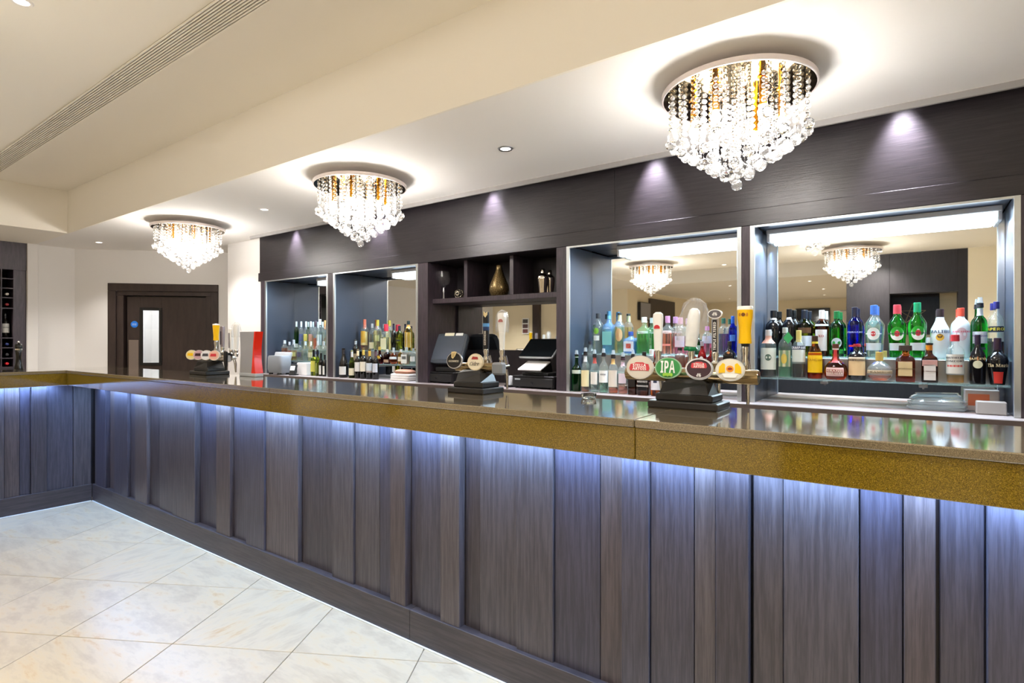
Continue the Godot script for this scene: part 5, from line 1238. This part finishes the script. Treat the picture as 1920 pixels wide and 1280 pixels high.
	bottle(-5.079, 1.1104, 3.645, 0.2120, 0.0294, "spirit", "clear", ["e0e4e4", 0.2], [["Q", 0.6, "water"]], "plain clear bottle at the right end of the middle row in the leftmost alcove", g10, 0.47)
	bottle(-5.112, 0.9656, 3.545, 0.2677, 0.0289, "wine", "olive", ["181818", 0.26], [["L", 0.16, 0.58, 1.2, "ccc858"]], "white wine bottle with a black top and a yellow green label", g11, 0.33)
	bottle(-5.044, 0.9656, 3.545, 0.2683, 0.0235, "wine", "olive", ["181818", 0.26], [["L", 0.1, 0.5, 1, "b8c088"]], "second white wine bottle with a black top, just right of the yellow green label", g11, 0.41)
	bottle(-4.985, 0.9656, 3.545, 0.2358, 0.0234, "wine", "wine", ["201c1c", 0.22], [["L", 0.08, 0.48, 0.5, "e0e0dc"]], "dark wine bottle with a narrow white label beside the white wine bottles", g11, 0.49)
	bottle(-4.922, 0.9656, 3.545, 0.2202, 0.0233, "wine", "wine", ["201c1c", 0.22], [["L", 0.08, 0.48, 0.5, "e0e0dc"]], "dark wine bottle with a narrow white label against the dark pillar of the leftmost alcove", g11, 0.35)

func wine_rack():
	var t = thing("wine_rack", "tall dark built in wine rack at the left edge, with square pigeonholes", "wine rack", Vector3.ZERO)
	var st = tool(); span(st, -9.1, -8.70, 0, 2.5, 1.944, 2.063, 0.002); obj("end_post", st, M.pillar, t)
	st = tool(); span(st, -9.1, -8.69, 2.171, 2.5, 0.4, 2.064, 0.002); obj("head_panel", st, M.pillar, t)
	st = tool(); span(st, -9.1, -8.98, 0, 2.171, 0.4, 1.944); obj("back_panel", st, M.hole, t)
	st = tool(); span(st, -9.1, -8.70, 0, 1.017 - 0.0065, 0.4, 1.944 - 0.001); obj("base_cabinet", st, M.dark, t)
	var ys = [2.064, 1.951, 1.838, 1.715, 1.363, 1.247, 1.124, 1.017]
	for k in 4:
		var w1 = 1.944 - 0.1115 * k
		for y in ys:
			st = tool(); span(st, -8.98, -8.702, y - 0.006, y + 0.006, w1 - 0.1005, w1 - 0.0005, 0.001); obj("shelf", st, M.pillar, t)
		st = tool(); span(st, -8.98, -8.70, 1.017 - 0.006, 2.171, w1 - 0.1115, w1 - 0.1010, 0.001); obj("upright", st, M.pillar, t)
	var spots = [1.844, 1.721, 1.253, 1.13, 1.023]
	var cols = ["c8c4bc", "8c2028", "20306c", "303034", "d0202c"]
	var names = ["wine bottle with a pale cap lying in the third pigeonhole of the rack", "wine bottle with a dull red cap lying just above the displayed bottle", "wine bottle with a blue cap lying just below the displayed bottle", "wine bottle with a dark cap lying second below the displayed bottle", "wine bottle with a bright red cap lying in the lowest pigeonhole in view"]
	for i in 5:
		var o = thing("wine_bottle", names[i], "bottle", Vector3(-8.735, spots[i] + 0.0382, -(1.944 - 0.051)), 0.0, "bottles lying in the wine rack")
		var B = Basis(Vector3(0, 0, 1), -PI / 2)
		st = tool(); lathe(st, [[-0.243, 0], [-0.243, 0.036], [-0.12, 0.037], [-0.08, 0.028], [-0.05, 0.016], [-0.03, 0.0145]], 20, Transform3D(B, Vector3.ZERO)); obj("glass", st, glass_of("wine"), o)
		st = tool(); lathe(st, [[-0.045, 0.0152], [0.018, 0.0152], [0.020, 0.013], [0.020, 0]], 18, Transform3D(B, Vector3.ZERO)); obj("cap", st, c8(cols[i]), o)
	bottle(-8.80, 1.363 + 0.0065, 1.944 - 0.051, 0.285, 0.037, "wine", "wine", ["1c1a1c", 0.18], [["L", 0.20, 0.58, 1.3, "e8e6e0"], ["T", "CHATEAU", 0.42, 0.8, 0.05, "404040", true]], "dark wine bottle with a white label standing in the tall niche of the wine rack", "", PI / 2)

# ---------------------------------------------------------------- what the mirrors see
func rear_room():
	var st = tool()
	span(st, -0.80, -0.30, 0, 2.5, -1.65, -1.4, 0.003); span(st, 0.42, 0.52, 0, 2.5, -1.65, -1.4, 0.003); span(st, -0.30, 0.42, 1.96, 2.5, -1.65, -1.4, 0.003)
	var f = struct("wall_feature", st, M.dark, "dark wood wall with an opening, seen in the mirror of the rightmost alcove")
	st = tool(); span(st, 0.52, 5.0, 0, 2.5, -1.65, -1.4)
	struct("wall_side", st, M.creamwall, "cream wall behind the camera")
	st = tool(); span(st, -0.62, -0.5, 0, 2.5, -10.0, -1.65); struct("wall_passage", st, M.creamwall)
	st = tool(); span(st, -0.5, 1.0, 0, 2.5, -2.5, -2.4); span(st, 0.9, 1.0, 0, 2.5, -2.4, -1.65)
	struct("wall_niche", st, M.creamwall)
	var t = thing("niche_panel", "dark panel with a wire star in the mirrored opening", "wall panel", Vector3(-0.05, 0, 2.395))
	st = tool(); box(st, Vector3(0, 1.72, -0.01), Vector3(0.62, 0.6, 0.02), 0.003); obj("panel", st, M.dark, t)
	st = tool()
	for k in 5:
		var a = PI / 2 + TAU * k / 5.0
		var b = PI / 2 + TAU * (k + 2) / 5.0
		rod(st, Vector3(cos(a) * 0.16, 1.72 + sin(a) * 0.16, -0.03), Vector3(cos(b) * 0.16, 1.72 + sin(b) * 0.16, -0.03), 0.005, 0.005, 6)
	obj("wire_star", st, plain(srgb(170, 150, 120), 0.4, 0.6), t)
	t = thing("wall_screen", "black wall mounted screen on the far wall, seen in the right mirror", "screen", Vector3(-2.37, 2.0, 9.99))
	st = tool(); box(st, Vector3(0, 0, -0.03), Vector3(0.86, 0.50, 0.05), 0.006); obj("casing", st, M.black, t)
	st = tool(); box(st, Vector3(0, 0, -0.056), Vector3(0.82, 0.46, 0.002)); obj("display", st, M.screen, t)
	t = thing("side_screen", "wall mounted screen on the left wall, seen in the mirror behind the large taps", "screen", Vector3(-5.245, 2.03, 4.85))
	st = tool(); box(st, Vector3(0.04, 0, 0), Vector3(0.07, 0.42, 0.62), 0.006); obj("casing", st, M.black, t)
	st = tool(); box(st, Vector3(0.076, 0, 0), Vector3(0.002, 0.38, 0.58)); obj("display", st, plain(srgb(140, 140, 146), 0.3), t)
	st = tool(); span(st, -5.25, -5.20, 0, 2.36, -6.9, -5.2, 0.003)
	struct("door_2", st, M.door, "dark double door seen in the mirror behind the large taps")
	t = thing("wall_picture", "framed black and white picture on the left wall, seen in the shelf unit mirror", "picture", Vector3(-8.04, 1.71, 3.993))
	st = tool(); box(st, Vector3(0, 0, -0.012), Vector3(0.20, 0.40, 0.02), 0.003); obj("frame", st, M.paper, t)
	for k in 3:
		st = tool(); box(st, Vector3(0, 0.125 - 0.125 * k, -0.0235), Vector3(0.16, 0.10, 0.001)); obj("print", st, plain(srgb(70 + 20 * k, 66, 66), 0.6), t)
	# dark curtain wall the till mirror sees
	st = tool(); span(st, -7.78, -7.58, 0, 2.5, -4.0, -3.9, 0.003); struct("trim_door", st, M.door)
	t = thing("net_curtain", "white net curtain on the rear wall, seen in the right mirror", "curtain", Vector3(-1.35, 0, 9.97))
	var cp = []
	for i in 41: cp.append(Vector2(-0.45 + 0.0225 * i, -0.02 - 0.018 * sin(i * 1.3)))
	for i in 41: cp.append(cp[40 - i] + Vector2(0, 0.006))
	st = tool(); prism(st, cp, 0.0, 2.15, Transform3D(Basis(Vector3.RIGHT, -PI / 2), Vector3.ZERO)); obj("cloth", st, M.white, t)
	st = tool(); rod(st, Vector3(-0.5, 2.16, -0.02), Vector3(0.5, 2.16, -0.02), 0.012); obj("rail", st, M.steel, t)
